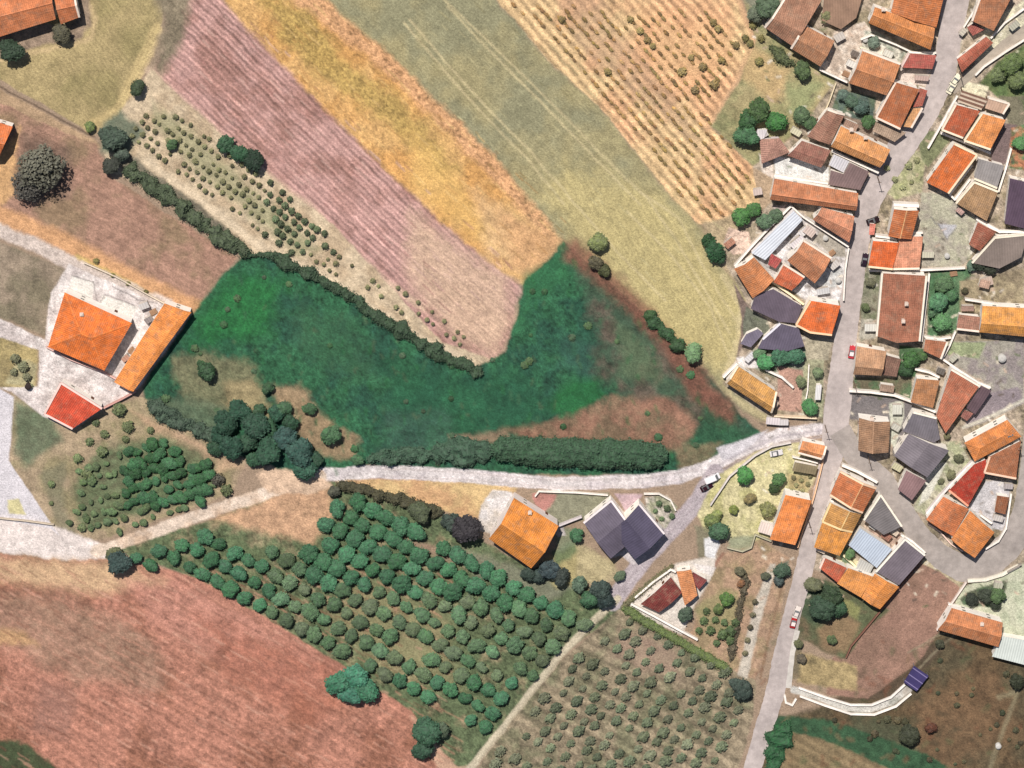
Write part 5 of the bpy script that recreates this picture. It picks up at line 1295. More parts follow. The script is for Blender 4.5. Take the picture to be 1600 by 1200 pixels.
def hedge(label, pts, wpx, h, col=(60, 84, 58), name='hedge', cat='hedge', rag=.35, dens=9, lsz=.4, shape=.75):
    """pts: centre line; a long clipped or ragged body with leaf clumps all over"""
    from mathutils import noise as mn
    P = []
    for i in range(len(pts) - 1):
        a, b = pts[i], pts[i + 1]; k = max(2, int(math.hypot(b[0] - a[0], b[1] - a[1]) / 4))
        for j in range(k): P.append((a[0] + (b[0] - a[0]) * j / k, a[1] + (b[1] - a[1]) * j / k, (a[2] if len(a) > 2 else wpx) * (1 - j / k) + (b[2] if len(b) > 2 else wpx) * j / k))
    P.append((pts[-1][0], pts[-1][1], pts[-1][2] if len(pts[-1]) > 2 else wpx))
    W = [G(x, y, h * .5) for x, y, _ in P]; c = Vector((W[0].x, W[0].y, 0))
    bm = bmesh.new(); rings = []; rnd = random.Random(len(P)); pl = []
    N = 13
    for i, wv in enumerate(W):
        a = W[max(0, i - 1)]; b = W[min(len(W) - 1, i + 1)]
        d = (b - a); d.z = 0; d.normalize(); n = Vector((-d.y, d.x, 0))
        endk = min(1, (min(i, len(W) - 1 - i) + .6) / 3.0) ** .6
        rg = (1 + .9 * mn.noise(wv * .28)) if rag >= .5 else 1
        wd = P[i][2] * S_M / 2 * endk * rg; hh = h * (.5 + .5 * rg); ring = []
        for j in range(N):
            t = math.pi * j / (N - 1); cx, cz = math.cos(t), max(0, math.sin(t))
            cx = math.copysign(abs(cx) ** shape, cx); cz = cz ** shape
            q = Vector((wv.x - c.x, wv.y - c.y, 0)) + n * cx * wd + Vector((0, 0, cz * hh * (.75 + .25 * endk)))
            dd = mn.noise((q + c) * .42) * rag * 2.4 + mn.noise((q + c) * 1.4) * rag * .9
            o = n * cx + Vector((0, 0, cz)) + d * mn.noise((q + c) * .8 + Vector((9, 9, 9))) * .5
            q = q + o * dd
            if j in (0, N - 1): q.z = -.1
            ring.append(bm.verts.new(q)); pl.append((q.copy(), o.normalized()))
        rings.append(ring)
    for a, b in zip(rings, rings[1:]):
        for j in range(N - 1): bm.faces.new((a[j], a[j + 1], b[j + 1], b[j]))
    bm.faces.new(rings[0]); bm.faces.new(rings[-1][::-1])
    pts_ = []
    for q, o in pl:
        for _ in range(max(1, dens // 3)):
            pts_.append((q + Vector((rnd.uniform(-.5, .5), rnd.uniform(-.5, .5), rnd.uniform(-.1, .3))) + o * rnd.uniform(-.1, .25), o))
    leaves(bm, pts_, lsz * .6, rnd)
    me = bpy.data.meshes.new(name); bm.to_mesh(me); bm.free(); me.materials.append(M_LEAF)
    return tag(link(name, me, None, None, A(col), c), label, cat)

# long hedges
hedge('long thick dark green hedge between the green meadow and the limestone road', [(770, 703, 32), (820, 706, 42), (900, 709, 44), (980, 711, 42), (1040, 714, 36)], 42, 4.2, (58, 86, 62), rag=.49, dens=18, lsz=.55)
hedge('ragged lower hedge running on left of the thick dark hedge', [(575, 716, 12), (640, 712, 22), (700, 708, 30), (768, 706, 34)], 28, 2.6, (72, 100, 80), rag=.7)
hedge('dark reed fringe between the pale bush plot and the green meadow', [(376, 396, 14), (430, 402, 12), (500, 436, 14), (560, 474, 16), (640, 526, 20), (700, 560, 22), (752, 584, 16)], 16, 1.8, (62, 82, 60), rag=.7, name='reed_fringe', cat='reeds')
hedge('dark ragged hedge along the lower edge of the pale bush plot', [(196, 262, 14), (240, 290, 18), (290, 330, 20), (340, 368, 22), (385, 394, 20)], 20, 2.4, (74, 84, 62), rag=.8)
hedge('dark fringe of shrubs along the lower left edge of the meadow', [(232, 628, 12), (262, 648, 18), (300, 668, 20), (345, 688, 20)], 16, 2.0, (66, 82, 66), rag=.7)
hedge('narrow clipped green hedge around the triangular plot', [(975, 950), (1010, 972), (1060, 1002), (1110, 1030), (1140, 1048)], 12, 1.6, (100, 112, 66), rag=.2)
hedge('short clipped hedge on the lane side of the triangular plot', [(974, 948), (996, 928), (1030, 900), (1050, 884)], 6, 1.2, (120, 116, 84), rag=.15)
hedge('dark hedge between the sandy strip and the orchard', [(528, 756, 8), (580, 770, 10), (640, 786, 16), (690, 802, 24)], 14, 2.2, (84, 82, 60), rag=.6)
hedge('dark overgrown bank beside the lower end of the main street', [(1232, 1128, 26), (1216, 1160, 34), (1204, 1215, 38)], 32, 1.6, (44, 84, 50), rag=.6, name='overgrown_bank', cat='bank')
hedge('brush line in the pale garden beside the street', [(1166, 898, 10), (1158, 940, 8), (1150, 990, 8), (1142, 1030, 8)], 8, 1.2, (104, 96, 76), rag=.5, name='shrub_row', cat='shrubs')
hedge('hedge between the meadow edge and the hay field above the ochre house', [(1010, 488, 12), (1040, 520, 16), (1064, 545, 18)], 14, 2.2, (58, 84, 54), rag=.6)
hedge('dark shrub row at the edge of the scrub at the village top left', [(1204, 74, 12), (1220, 88, 14), (1240, 100, 12)], 12, 1.8, (84, 90, 60), rag=.5)

# orchard of round trees
def ordn(k): return str(k) + ('th' if 10 <= k % 100 <= 20 else {1: 'st', 2: 'nd', 3: 'rd'}.get(k % 10, 'th'))
def seq_labels(obs, fmt):
    for k, o in enumerate(sorted(obs, key=lambda q: q.location.x)): o['label'] = fmt % ordn(k + 1)
def row_labels(rows, fmt):
    """rows: {key: [(x, obj)]}, keys sorted top row first; the label says which row and which in it"""
    for a, k in enumerate(sorted(rows)):
        for b, (x, o) in enumerate(sorted(rows[k], key=lambda t: t[0])):
            o['label'] = fmt % (ordn(b + 1), ordn(a + 1))
ROWS = {}
ORCH = [(212, 872), (240, 850), (300, 828), (350, 838), (420, 856), (462, 872), (500, 850), (508, 780), (560, 778), (640, 808), (690, 850), (760, 885), (850, 925), (930, 958), (895, 1005), (850, 1040), (780, 1130), (748, 1160), (700, 1136), (650, 1098), (605, 1066), (560, 1040), (520, 1015), (470, 985), (420, 960), (330, 915), (230, 884)]
nO = 0
for i in range(-40, 60):
    for j in range(-30, 40):
        x = 600 + 22 * i + 14 * j + random.uniform(-2, 2); y = 960 + 12 * i - 23 * j + random.uniform(-2, 2)
        if not inpoly(x, y, ORCH): continue
        if (x - 690) ** 2 + (y - 1092) ** 2 < 300: continue
        if 640 < x < 690 and 835 < y < 860: continue
        dense = (x > 480 and y < 900 + (x - 480) * .12 + 10)
        r = random.uniform(11.5, 14) if dense else random.uniform(9.5, 12.5)
        col = (62, 104, 70) if (dense or x < 420 or y > 1060) else random.choice([(88, 110, 76), (98, 112, 80), (80, 108, 74)])
        if random.random() < .04: continue
        r *= random.uniform(1.0, 1.22); col = tuple(c * k_ for c, k_ in zip(col, (1.02, 1.03, 1.06)))
        ob = tree(x, y - 1, r, 'round green fruit tree standing in the rows of the large orchard', col, 'round fruit trees in rows in the large orchard', name='fruit_tree', cat='fruit tree', hz=.8)
        ROWS.setdefault(-j, []).append((x, ob)); nO += 1
row_labels(ROWS, 'orchard fruit tree, %s from left in %s diagonal row from top right')
ROWS = {}
# left grove, smaller and crowded
GROVE = [(110, 800), (108, 760), (118, 730), (160, 712), (190, 700), (230, 690), (262, 690), (282, 716), (330, 720), (345, 735), (335, 775), (290, 800), (240, 812), (180, 830), (140, 838), (108, 824)]
nG = 0
for i in range(-20, 30):
    for j in range(-20, 20):
        x = 220 + 13 * i + 6 * j + random.uniform(-2, 2); y = 760 - 4.5 * i + 17 * j + random.uniform(-2, 2)
        if not inpoly(x, y, GROVE): continue
        if random.random() < (.06 if 190 < x < 330 and 690 < y < 790 else .3): continue
        x += random.uniform(-3, 3); y += random.uniform(-3, 3)
        g = 190 < x < 330 and 690 < y < 790
        ob = tree(x, y, random.uniform(8, 12) if g else random.uniform(4.5, 8.5), 'small crowded tree in the grove below the red roofed house', (58, 98, 62) if g else (92, 110, 74), 'small crowded trees in the left grove', name='grove_tree', cat='tree', sq=.85, hz=.7)
        ROWS.setdefault(j, []).append((x, ob)); nG += 1
row_labels(ROWS, 'small crowded grove tree, %s from left in %s row below the red roofed house')
ROWS = {}
LS = []
for k, (x, y, r) in enumerate([(186, 640, 11), (200, 666, 10), (150, 660, 6), (196, 686, 6), (160, 705, 9), (122, 716, 8), (136, 740, 9), (80, 756, 6), (80, 786, 4), (128, 824, 7), (340, 748, 11), (355, 766, 10), (235, 672, 6), (163, 678, 7), (140, 690, 7)]):
    LS.append(bush(x, y, r, 'loose shrub scattered on the open ground of the left grove', 'loose shrubs in the left grove', (102, 112, 76) if k not in (10,) else (96, 92, 80)))
seq_labels(LS, 'loose shrub on the open ground of the left grove, %s from the left')
# olive plot at the bottom, lower right
OLV = [(985, 970), (1060, 1005), (1140, 1050), (1158, 1075), (1140, 1200), (1120, 1215), (760, 1215), (780, 1175), (830, 1110), (890, 1040), (940, 985)]
for i in range(-30, 30):
    for j in range(-20, 20):
        x = 980 + 21 * i + 9 * j + random.uniform(-3, 3); y = 1090 + 11 * i - 19 * j + random.uniform(-3, 3)
        if not inpoly(x, y, OLV) or random.random() < .06: continue
        ob = bush(x, y, random.uniform(5, 8.5), 'scruffy low olive bush in the plot bottom right of the orchard', 'scruffy olive bushes in the lower plot', random.choice([(104, 112, 86), (94, 104, 80), (112, 116, 92)]), name='olive_bush', cat='olive bush', ang=40, el=1.4, hz=1.1)
        ROWS.setdefault(-j, []).append((x, ob))
row_labels(ROWS, 'scruffy olive bush, %s from left in %s diagonal row from top right')
ROWS = {}
# young bushes of the pale plot
PB = [(250, 170), (300, 190), (330, 210), (420, 280), (500, 350), (520, 384), (610, 440), (700, 500), (740, 540), (752, 556), (720, 552), (650, 500), (560, 450), (480, 410), (400, 360), (320, 300), (250, 250), (205, 225), (205, 190)]
cnt = 0
for i in range(-60, 60):
    for j in range(-30, 30):
        x = 440 + 10.4 * i + 7.5 * j; y = 350 + 7.6 * i - 11 * j
        if not inpoly(x, y, PB): continue
        fr = (x - 205) / 550
        if fr > .58 and random.random() < .62: continue
        if fr < .6 and random.random() < .12: continue
        x += random.uniform(-2, 2); y += random.uniform(-2, 2)
        dk = .38 < fr < .58 and y < 395
        r = random.uniform(4.6, 6) if dk else random.uniform(3, 4.8)
        if cnt < 300:
            ob = bush(x, y, r, 'small round young bush planted in rows on the pale strip', 'young bushes in rows on the pale strip', (96, 108, 78) if dk else (124, 122, 88), name='young_bush', cat='bush', hz=1.3)
            ROWS.setdefault(-j, []).append((x, ob))
        cnt += 1
row_labels(ROWS, 'young bush on the pale strip, %s from left in %s row from pink field')
ROWS = {}
# vine stocks in the orange rows field
VF = [(800, 5), (900, 10), (1010, 20), (1100, 15), (1150, 60), (1135, 120), (1105, 180), (1190, 290), (1130, 340), (1098, 342), (1060, 300), (960, 175), (880, 90)]
cand = []
va = math.atan2(330, 290)
for j in range(-40, 40):
    for i in range(-60, 60):
        x = 1000 + 9 * i * math.cos(va) + 13.5 * j * math.sin(va); y = 170 + 9 * i * math.sin(va) - 13.5 * j * math.cos(va)
        if inpoly(x, y, VF) and random.random() < .8: cand.append((x + random.uniform(-1.5, 1.5), y + random.uniform(-1, 1), j))
random.shuffle(cand)
ROWS = {}
for x, y, j in cand[:300]:
    ob = bush(x, y, random.uniform(1.9, 2.9), 'vine stock', 'vine stocks in the orange field', random.choice([(158, 126, 80), (170, 132, 88), (142, 118, 74)]), name='vine_stock', cat='vine', hz=.9, ang=-48, el=2.1)
    ROWS.setdefault(-j, []).append((x, ob))
row_labels(ROWS, 'small vine stock of the orange field, %s from left in %s row from village')
SH = []
for x, y, r in [(985, 30, 6), (1000, 48, 7), (1012, 62, 7), (1020, 72, 6), (1115, 35, 7), (1122, 45, 7), (1080, 90, 6), (1098, 104, 8), (1128, 94, 7), (1116, 132, 9), (1065, 112, 8), (1086, 140, 8), (1150, 70, 7), (950, 112, 7), (878, 30, 7)]:
    SH.append(bush(x, y, r * .85, 'larger shrub', 'larger shrubs among the vine rows', (146, 126, 82)))
seq_labels(SH, 'larger olive brown shrub among the vine rows, %s from the left')
def loose(lst, label, group, col, nm='bush', cat='bush', big=False, isb=False, hz=1.0):
    obs = []
    for x, y, r in lst:
        if isb: obs.append(bush(x, y, r, label, group, col, name=nm, cat=cat, hz=hz))
        else: obs.append(tree(x, y, r, label, col, group, big=big, name=nm, cat=cat, hz=hz))
    seq_labels(obs, label + ', %s from the left')
# wood at the lower left corner of the meadow
DK = (48, 80, 62)
for x, y, r, lab in [(352, 660, 22, 'topmost big dark tree of the clump below the meadow'), (374, 640, 20, 'dark tree at the upper edge of the clump, under the brown patch'), (400, 665, 25, 'broad dark green tree in the middle of the clump below the meadow'),
                     (362, 698, 22, 'dark tree at the lower left of the clump, over the pale track'), (418, 704, 24, 'dark teal tree at the bottom of the clump, beside the pale track bend'), (444, 684, 20, 'bluish dark tree on the right side of the clump'),
                     (470, 706, 27, 'large bluish dark tree at the right end of the clump'), (476, 732, 21, 'lowest dark tree of the clump, its shadow on the pale road'), (432, 645, 16, 'smaller green tree at the top right of the clump'), (342, 680, 16, 'small dark tree at the left end of the clump')]:
    tree(x, y, r * .88, lab, DK if 'bluish' not in lab else (54, 82, 72), 'dark trees of the clump below the meadow', big=True, hz=.9)
for x, y, r, lab in [(388, 690, 15, 'middle small dark tree inside the clump below the meadow'), (336, 700, 12, 'small tree at the lower left tip of the clump, on the track'), (396, 718, 12, 'small tree between the two lower lobes of the clump'), (454, 660, 13, 'small tree on the upper right rim of the clump'), (490, 716, 14, 'small tree at the far right end of the clump, by the road'), (420, 668, 14, 'second small tree inside the clump, right of the broad one')]:
    tree(x, y, r, lab, (52, 84, 62), 'dark trees of the clump below the meadow', hz=.9)
for x, y, r, lab in [(323, 580, 15, 'lone round dark bush tree in the brown patch of the meadow'), (418, 606, 10, 'small round tree right of the lone bush tree in the meadow'), (444, 636, 12, 'round green tree above the dark clump'),
                     (484, 638, 10, 'small green tree on the brown tongue of the meadow'), (516, 680, 15, 'isolated round dark tree right of the clump'), (558, 718, 9, 'small round tree at the top edge of the limestone road'), (405, 640, 10, 'small tree between the clump and the brown patch')]:
    tree(x, y, r, lab, (66, 96, 66))
tree(62, 262, 36, 'big bare greyish tree beside the orange house at the left edge', (104, 100, 90), me=BARE, hz=.8)
tree(45, 290, 24, 'lower dark bare tree touching the big greyish tree', (96, 92, 84), me=BARE, hz=.8)
for x, y, r, lab, c in [(214, 136, 13, 'round dark tree at the corner of the grass field', (70, 88, 62)), (176, 214, 20, 'dark blue green tree at the bottom corner of the grass field', (74, 92, 78)), (174, 258, 15, 'very dark tree left of the ragged hedge', (58, 62, 52)),
                        (140, 198, 8, 'small olive green bush tree at the grass field corner', (108, 120, 70)), (190, 240, 12, 'grey green tree between the two dark corner trees', (80, 92, 80)),
                        (352, 226, 13, 'left tree of the dark row at the upper edge of the pale plot', (54, 84, 58)), (374, 240, 15, 'middle tree of the dark row at the upper edge of the pale plot', (54, 90, 64)), (396, 250, 16, 'right tree of the dark row at the upper edge of the pale plot', (44, 62, 48)),
                        (268, 226, 9, 'single green tree inside the pale bush plot', (82, 108, 72)), (18, 78, 19, 'very dark tree under the big top left house', (50, 66, 48)), (96, 52, 15, 'dark olive tree in front of the big top left house', (96, 92, 74)),
                        (934, 378, 15, 'round olive green tree in the hay field beside the meadow tip', (118, 124, 78)), (930, 410, 12, 'brownish tree below the round olive green tree', (92, 88, 66)), (944, 422, 10, 'dark olive tree at the hay field edge, lowest of three', (84, 90, 56)),
                        (1016, 492, 9, 'dark green bush tree at the hay field edge', (64, 92, 54)), (1082, 550, 15, 'pale green round tree at the lower edge of the hay field', (110, 140, 96)), (1058, 540, 11, 'dark green tree left of the pale green round tree', (60, 88, 56)),
                        (186, 878, 19, 'dark bluish tree at the left tip of the large orchard', (54, 70, 66)), (178, 866, 13, 'olive tree touching the dark bluish tree at the orchard tip', (96, 104, 72)),
                        (666, 1142, 22, 'big dark tree at the lower tip of the red field', (52, 82, 60)), (660, 1170, 16, 'dark tree joined to the bottom of the big tip tree', (50, 80, 60)), (690, 1140, 14, 'grey green tree right of the big tip tree', (84, 100, 78)),
                        (528, 1068, 19, 'bright teal tree, left one of the bulge into the red field', (66, 118, 92)), (556, 1058, 20, 'bright teal tree, upper one of the bulge into the red field', (68, 124, 92)), (572, 1078, 18, 'bright teal tree, right one of the bulge into the red field', (62, 114, 84)), (546, 1086, 18, 'bright teal tree, lowest one of the bulge into the red field', (58, 108, 82)),
                        (728, 826, 22, 'blackish bare crowned tree left of the lone two-tone house', (64, 60, 62)), (705, 815, 15, 'dark green tree touching the blackish tree', (64, 76, 66)), (655, 800, 17, 'dark olive tree on the hedge between strip and orchard', (78, 84, 62)), (522, 768, 10, 'small dark tree at the left end of the sandy strip', (74, 74, 62)),
                        (826, 896, 13, 'dark round tree under the lower corner of the lone house', (60, 74, 66)), (858, 890, 16, 'dark blue green tree right under the lone house', (56, 70, 72)), (876, 900, 15, 'dark tree between the lone house and the brown lawn', (58, 68, 62)), (842, 898, 12, 'low dark tree in the row under the lone house', (62, 76, 70)),
                        (900, 836, 12, 'green tree beside the left purple roof', (66, 104, 70)), (938, 920, 17, 'dark bluish tree at the lane beside the orchard corner', (66, 82, 74)), (920, 936, 14, 'green tree at the right corner of the orchard', (62, 96, 66)), (945, 938, 14, 'very dark tree at the right corner of the orchard beside the lane', (42, 56, 54)), (905, 912, 14, 'grey green tree above the orchard corner', (86, 104, 84)), (968, 900, 9, 'small grey green tree next to the lane', (96, 110, 88))]:
    tree(x, y, r, lab, c, big=r > 15)
for x, y, r, lab, c in [(1200, 10, 19, 'dark tree at the top edge left of the village', (84, 96, 74)), (1180, 20, 14, 'grey green tree left of the dark top edge tree', (96, 104, 84)), (1254, 108, 13, 'dark green tree at the lower end of the shrub row near the brown houses', (84, 104, 66)),
                        (1186, 172, 18, 'upper dark tree of the western village clump', (76, 104, 60)), (1168, 188, 17, 'left dark tree of the western village clump', (56, 84, 50)), (1212, 190, 16, 'bright green tree of the western village clump', (70, 120, 62)), (1166, 212, 17, 'lowest dark tree of the western village clump', (66, 98, 66)),
                        (1252, 180, 14, 'dark tree beside the weathered upright brown roof', (84, 104, 72)), (1264, 192, 12, 'lower dark tree beside the weathered upright brown roof', (70, 92, 58)), (1292, 26, 10, 'bushy tree on the brown yard at the village top', (106, 106, 76)),
                        (1158, 338, 14, 'green tree at the bottom of the vine rows', (72, 112, 60)), (1176, 328, 12, 'upper green tree at the bottom of the vine rows', (80, 116, 64)), (1196, 346, 14, 'grey green tree left of the white hall', (88, 112, 84)), (1212, 336, 12, 'small grey green tree at the top of the white hall', (100, 122, 92)), (1118, 392, 15, 'dark green tree at the rim of the hay field', (44, 78, 50)), (1106, 376, 10, 'small dark green tree above the hay field rim tree', (50, 84, 52)), (1126, 402, 9, 'lowest small dark tree at the hay field rim', (48, 78, 50)),
                        (1196, 566, 13, 'bright green tree above the ochre house', (70, 128, 76)), (1218, 558, 14, 'teal green tree above the ochre house', (76, 124, 92)), (1242, 556, 14, 'rightmost teal tree above the ochre house', (70, 112, 86)), (1186, 552, 10, 'small green tree beside the purple roofs', (100, 134, 96)),
                        (1266, 636, 13, 'round green tree at the corner of limestone road and main street', (70, 110, 64)), (1278, 582, 9, 'grey green tree in the street garden', (112, 124, 94)), (1252, 596, 9, 'thin olive tree in the patio garden', (120, 124, 92)),
                        (1164, 742, 14, 'round green tree in the upper part of the yellow garden', (78, 128, 68)), (1218, 748, 12, 'dark green tree in the middle of the yellow garden', (80, 108, 64)), (1210, 762, 10, 'lower dark tree in the middle of the yellow garden', (70, 92, 54)), (1200, 796, 13, 'round olive tree beside the large plain orange roof', (130, 132, 82)), (1122, 830, 16, 'dark green tree at the left bottom of the yellow garden', (72, 104, 74)), (1112, 814, 12, 'olive green tree at the left side of the yellow garden', (112, 122, 74)), (1146, 796, 8, 'small yellow green bush tree in the yellow garden', (130, 140, 74)), (1172, 778, 9, 'brownish tree in the yellow garden', (140, 124, 84)), (1120, 804, 9, 'pale olive bush tree at the garden edge', (130, 136, 80)),
                        (1136, 936, 11, 'bright green round tree in the kitchen garden', (96, 136, 70)), (1122, 952, 9, 'green bush tree left of the bright one in the kitchen garden', (96, 116, 66)), (1158, 912, 7, 'small reddish brown bush tree in the kitchen garden', (136, 92, 66)), (1070, 960, 12, 'dark grey green tree at the lower corner of the triangular plot', (72, 88, 72)),
                        (1222, 890, 13, 'dark tree between the gardens and the main street', (66, 84, 66)), (1216, 906, 9, 'lower dark tree between the gardens and the main street', (76, 90, 84)), (1160, 1078, 16, 'dark blue green tree at the lower street corner', (66, 82, 74)), (1150, 1068, 11, 'smaller dark tree at the lower street corner', (72, 88, 78)),
                        (1156, 892, 8, 'tall thin bush tree in the kitchen garden', (110, 104, 80)), (1196, 900, 8, 'dark bush tree beside the garden path', (92, 96, 76)),
                        (1424, 562, 14, 'dark green tree beside the dull brown lean-to', (66, 100, 54)), (1414, 578, 12, 'lower dark green tree beside the dull brown lean-to', (60, 92, 56)), (1440, 556, 9, 'small green tree under the small square rust roof', (76, 104, 60)),
                        (1474, 444, 15, 'dark green tree in the upper part of the green garden', (84, 110, 74)), (1466, 472, 16, 'teal green tree in the middle of the green garden', (90, 132, 98)), (1486, 460, 11, 'darker tree at the right side of the green garden', (70, 96, 64)), (1472, 502, 15, 'lighter green tree low in the green garden', (94, 138, 92)), (1460, 486, 10, 'small tree beside the largest brown roof wall', (88, 120, 86)),
                        (1352, 480, 7, 'small dark tree on the street side of the largest brown roof', (92, 100, 66)), (1360, 440, 8, 'grey green tree above it on the street side of the largest brown roof', (116, 116, 92)),
                        (1530, 412, 12, 'blackish tree under the large grey felt roof', (58, 66, 52)), (1545, 420, 10, 'dark tree right of the blackish tree under the grey felt roof', (52, 56, 44)), (1518, 415, 9, 'teal bush tree left of the blackish tree', (96, 118, 96)), (1508, 454, 6, 'tiny dark bush tree in the dusty yard', (72, 68, 48)),
                        (1330, 158, 11, 'dark garden tree left of the white edged terracotta house', (84, 104, 84)), (1346, 168, 11, 'blue green garden tree left of the white edged terracotta house', (96, 122, 108)), (1356, 190, 11, 'lowest garden tree left of the white edged terracotta house', (78, 106, 66)), (1318, 148, 9, 'small blue green garden tree under the orange brown house', (100, 120, 104)), (1366, 66, 10, 'grey green bush tree in the strip below the big orange house', (108, 122, 104)),
                        (1580, 100, 17, 'green tree right of the forking lane', (96, 114, 68)), (1590, 126, 15, 'second green tree right of the forking lane', (104, 118, 72)), (1560, 116, 12, 'smaller tree beside the forking lane', (112, 126, 84)), (1594, 224, 11, 'green tree at the right edge beside the aubergine roof', (84, 122, 74)),
                        (1300, 930, 18, 'dark tree in the garden below the brick red roof', (62, 84, 58)), (1284, 950, 20, 'darkest broad tree in the garden by the street', (56, 78, 58)), (1310, 950, 15, 'green tree right of the darkest broad tree', (60, 92, 62)), (1270, 914, 13, 'brownish tree at the top of the garden by the street', (92, 90, 68)), (1252, 1028, 8, 'grey tree beside the sandy plot', (104, 96, 78)), (1248, 1006, 8, 'brown green tree beside the red car verge', (96, 100, 70)),
                        (1558, 930, 14, 'round green tree below the street bend', (84, 106, 66)), (1540, 930, 13, 'dark tree below the street bend', (72, 80, 64)), (1518, 936, 12, 'darkest tree below the street bend', (62, 68, 56)), (1555, 945, 9, 'small black green tree above the south-easternmost house', (52, 62, 46)), (1328, 866, 9, 'round green tree in the courtyard behind the golden orange roof', (88, 112, 72)),
                        (1498, 716, 8, 'small round tree in the yard beside the pale lane wall', (110, 110, 84)), (1486, 742, 8, 'lower small tree in the yard beside the pale lane wall', (116, 116, 88)), (1480, 682, 6, 'tiny tree under the tip of the pointed terracotta roof', (112, 110, 80)), (1470, 752, 5, 'tiny dark bush tree low in the yard beside the lane wall', (100, 100, 76)),
                        (1420, 1148, 16, 'dark shrub tree in the scrubland', (62, 66, 48)), (1590, 1064, 14, 'blackish tree in the scrubland by the right edge', (54, 58, 42)), (1455, 1136, 10, 'reddish dark shrub tree in the scrubland', (84, 52, 38)), (1468, 1006, 8, 'dark shrub tree beside the south-easternmost house', (74, 74, 58)), (1300, 1000, 8, 'small tree on the border of the green garden and the sandy plot', (84, 98, 64))]:
    tree(x, y, r, lab, c, big=r > 15)
loose([(1100, 970, 7), (1110, 985, 8), (1128, 990, 9), (1142, 985, 9), (1118, 968, 6), (1104, 955, 6), (1140, 1000, 8), (1150, 972, 7), (1132, 972, 6), (1092, 985, 6), (1120, 1004, 6)], 'low green bush in the kitchen garden bed', 'low bushes in the kitchen garden bed', (84, 100, 64), isb=True, hz=1.2)
loose([(1180, 940, 5), (1176, 960, 5), (1172, 980, 5), (1168, 1000, 5), (1164, 1020, 5)], 'brown green bush in the garden path line', 'bushes lining the garden path', (110, 104, 80), isb=True, hz=1.2)
loose([(1252, 750, 4), (1262, 756, 4), (1244, 758, 4), (1254, 766, 3.5), (1240, 746, 4), (1266, 744, 4), (1236, 768, 4)], 'tiny shrub in the bed below the junction house', 'shrubs in the corner bed near the junction', (140, 134, 96), isb=True, hz=1.2)
loose([(1030, 786, 5), (1042, 794, 6), (1050, 806, 5), (1024, 798, 4), (1034, 810, 4)], 'garden shrub right of the purple roofed pair', 'garden shrubs right of the purple roofed pair', (96, 114, 80), isb=True, hz=1.3)
r2 = random.Random(11)
ROWS = {}
for _ in range(64):
    x, y = r2.uniform(1240, 1600), r2.uniform(1030, 1200)
    if not inpoly(x, y, [(1500, 1000), (1600, 1060), (1600, 1200), (1440, 1200), (1300, 1125), (1400, 1110), (1440, 1060)]): continue
    ROWS.setdefault('s', []).append(bush(x, y, r2.uniform(3, 7), 'low scrub bush on the dark scrubland at the bottom right', 'low bushes on the scrubland', r2.choice([(80, 78, 56), (88, 80, 58), (70, 76, 54)]), hz=.9))
for _ in range(70):
    x, y = r2.uniform(180, 1160), r2.uniform(380, 760)
    if not inpoly(x, y, MEADOW) or inpoly(x, y, [(760, 680), (1060, 690), (1050, 745), (760, 740)]): continue
    ROWS.setdefault('t', []).append(bush(x, y, r2.uniform(3.5, 7), 'low grassy tussock scattered over the green meadow', 'tussocks on the green meadow', r2.choice([(60, 96, 60), (80, 104, 68), (70, 90, 66)]), name='tussock', cat='tussock', hz=.55))
seq_labels(ROWS['s'], 'low scrub bush on the dark scrubland, %s from the left')
seq_labels(ROWS['t'], 'low grassy tussock on the green meadow, %s from the left')
loose([(24, 560, 8), (36, 572, 9), (42, 588, 7), (22, 580, 6), (48, 603, 4)], 'grey green shrub on the verge of the white farmyard', 'shrubs on the verge of the farmyard', (128, 128, 98), isb=True, hz=1.2)
loose([(1386, 262, 5), (1398, 280, 5), (1420, 258, 6), (1410, 292, 5), (1432, 250, 5), (1424, 284, 4)], 'pale dry shrub on the street waste ground', 'dry shrubs on the street waste ground', (150, 150, 108), isb=True)
loose([(150, 408, 5), (176, 430, 4), (200, 443, 4), (228, 456, 4), (1172, 68, 6), (1186, 96, 7), (1164, 60, 6), (1176, 40, 6), (1190, 60, 6)], 'small dry shrub on a field margin', 'dry shrubs on the field margins', (128, 120, 74), isb=True)

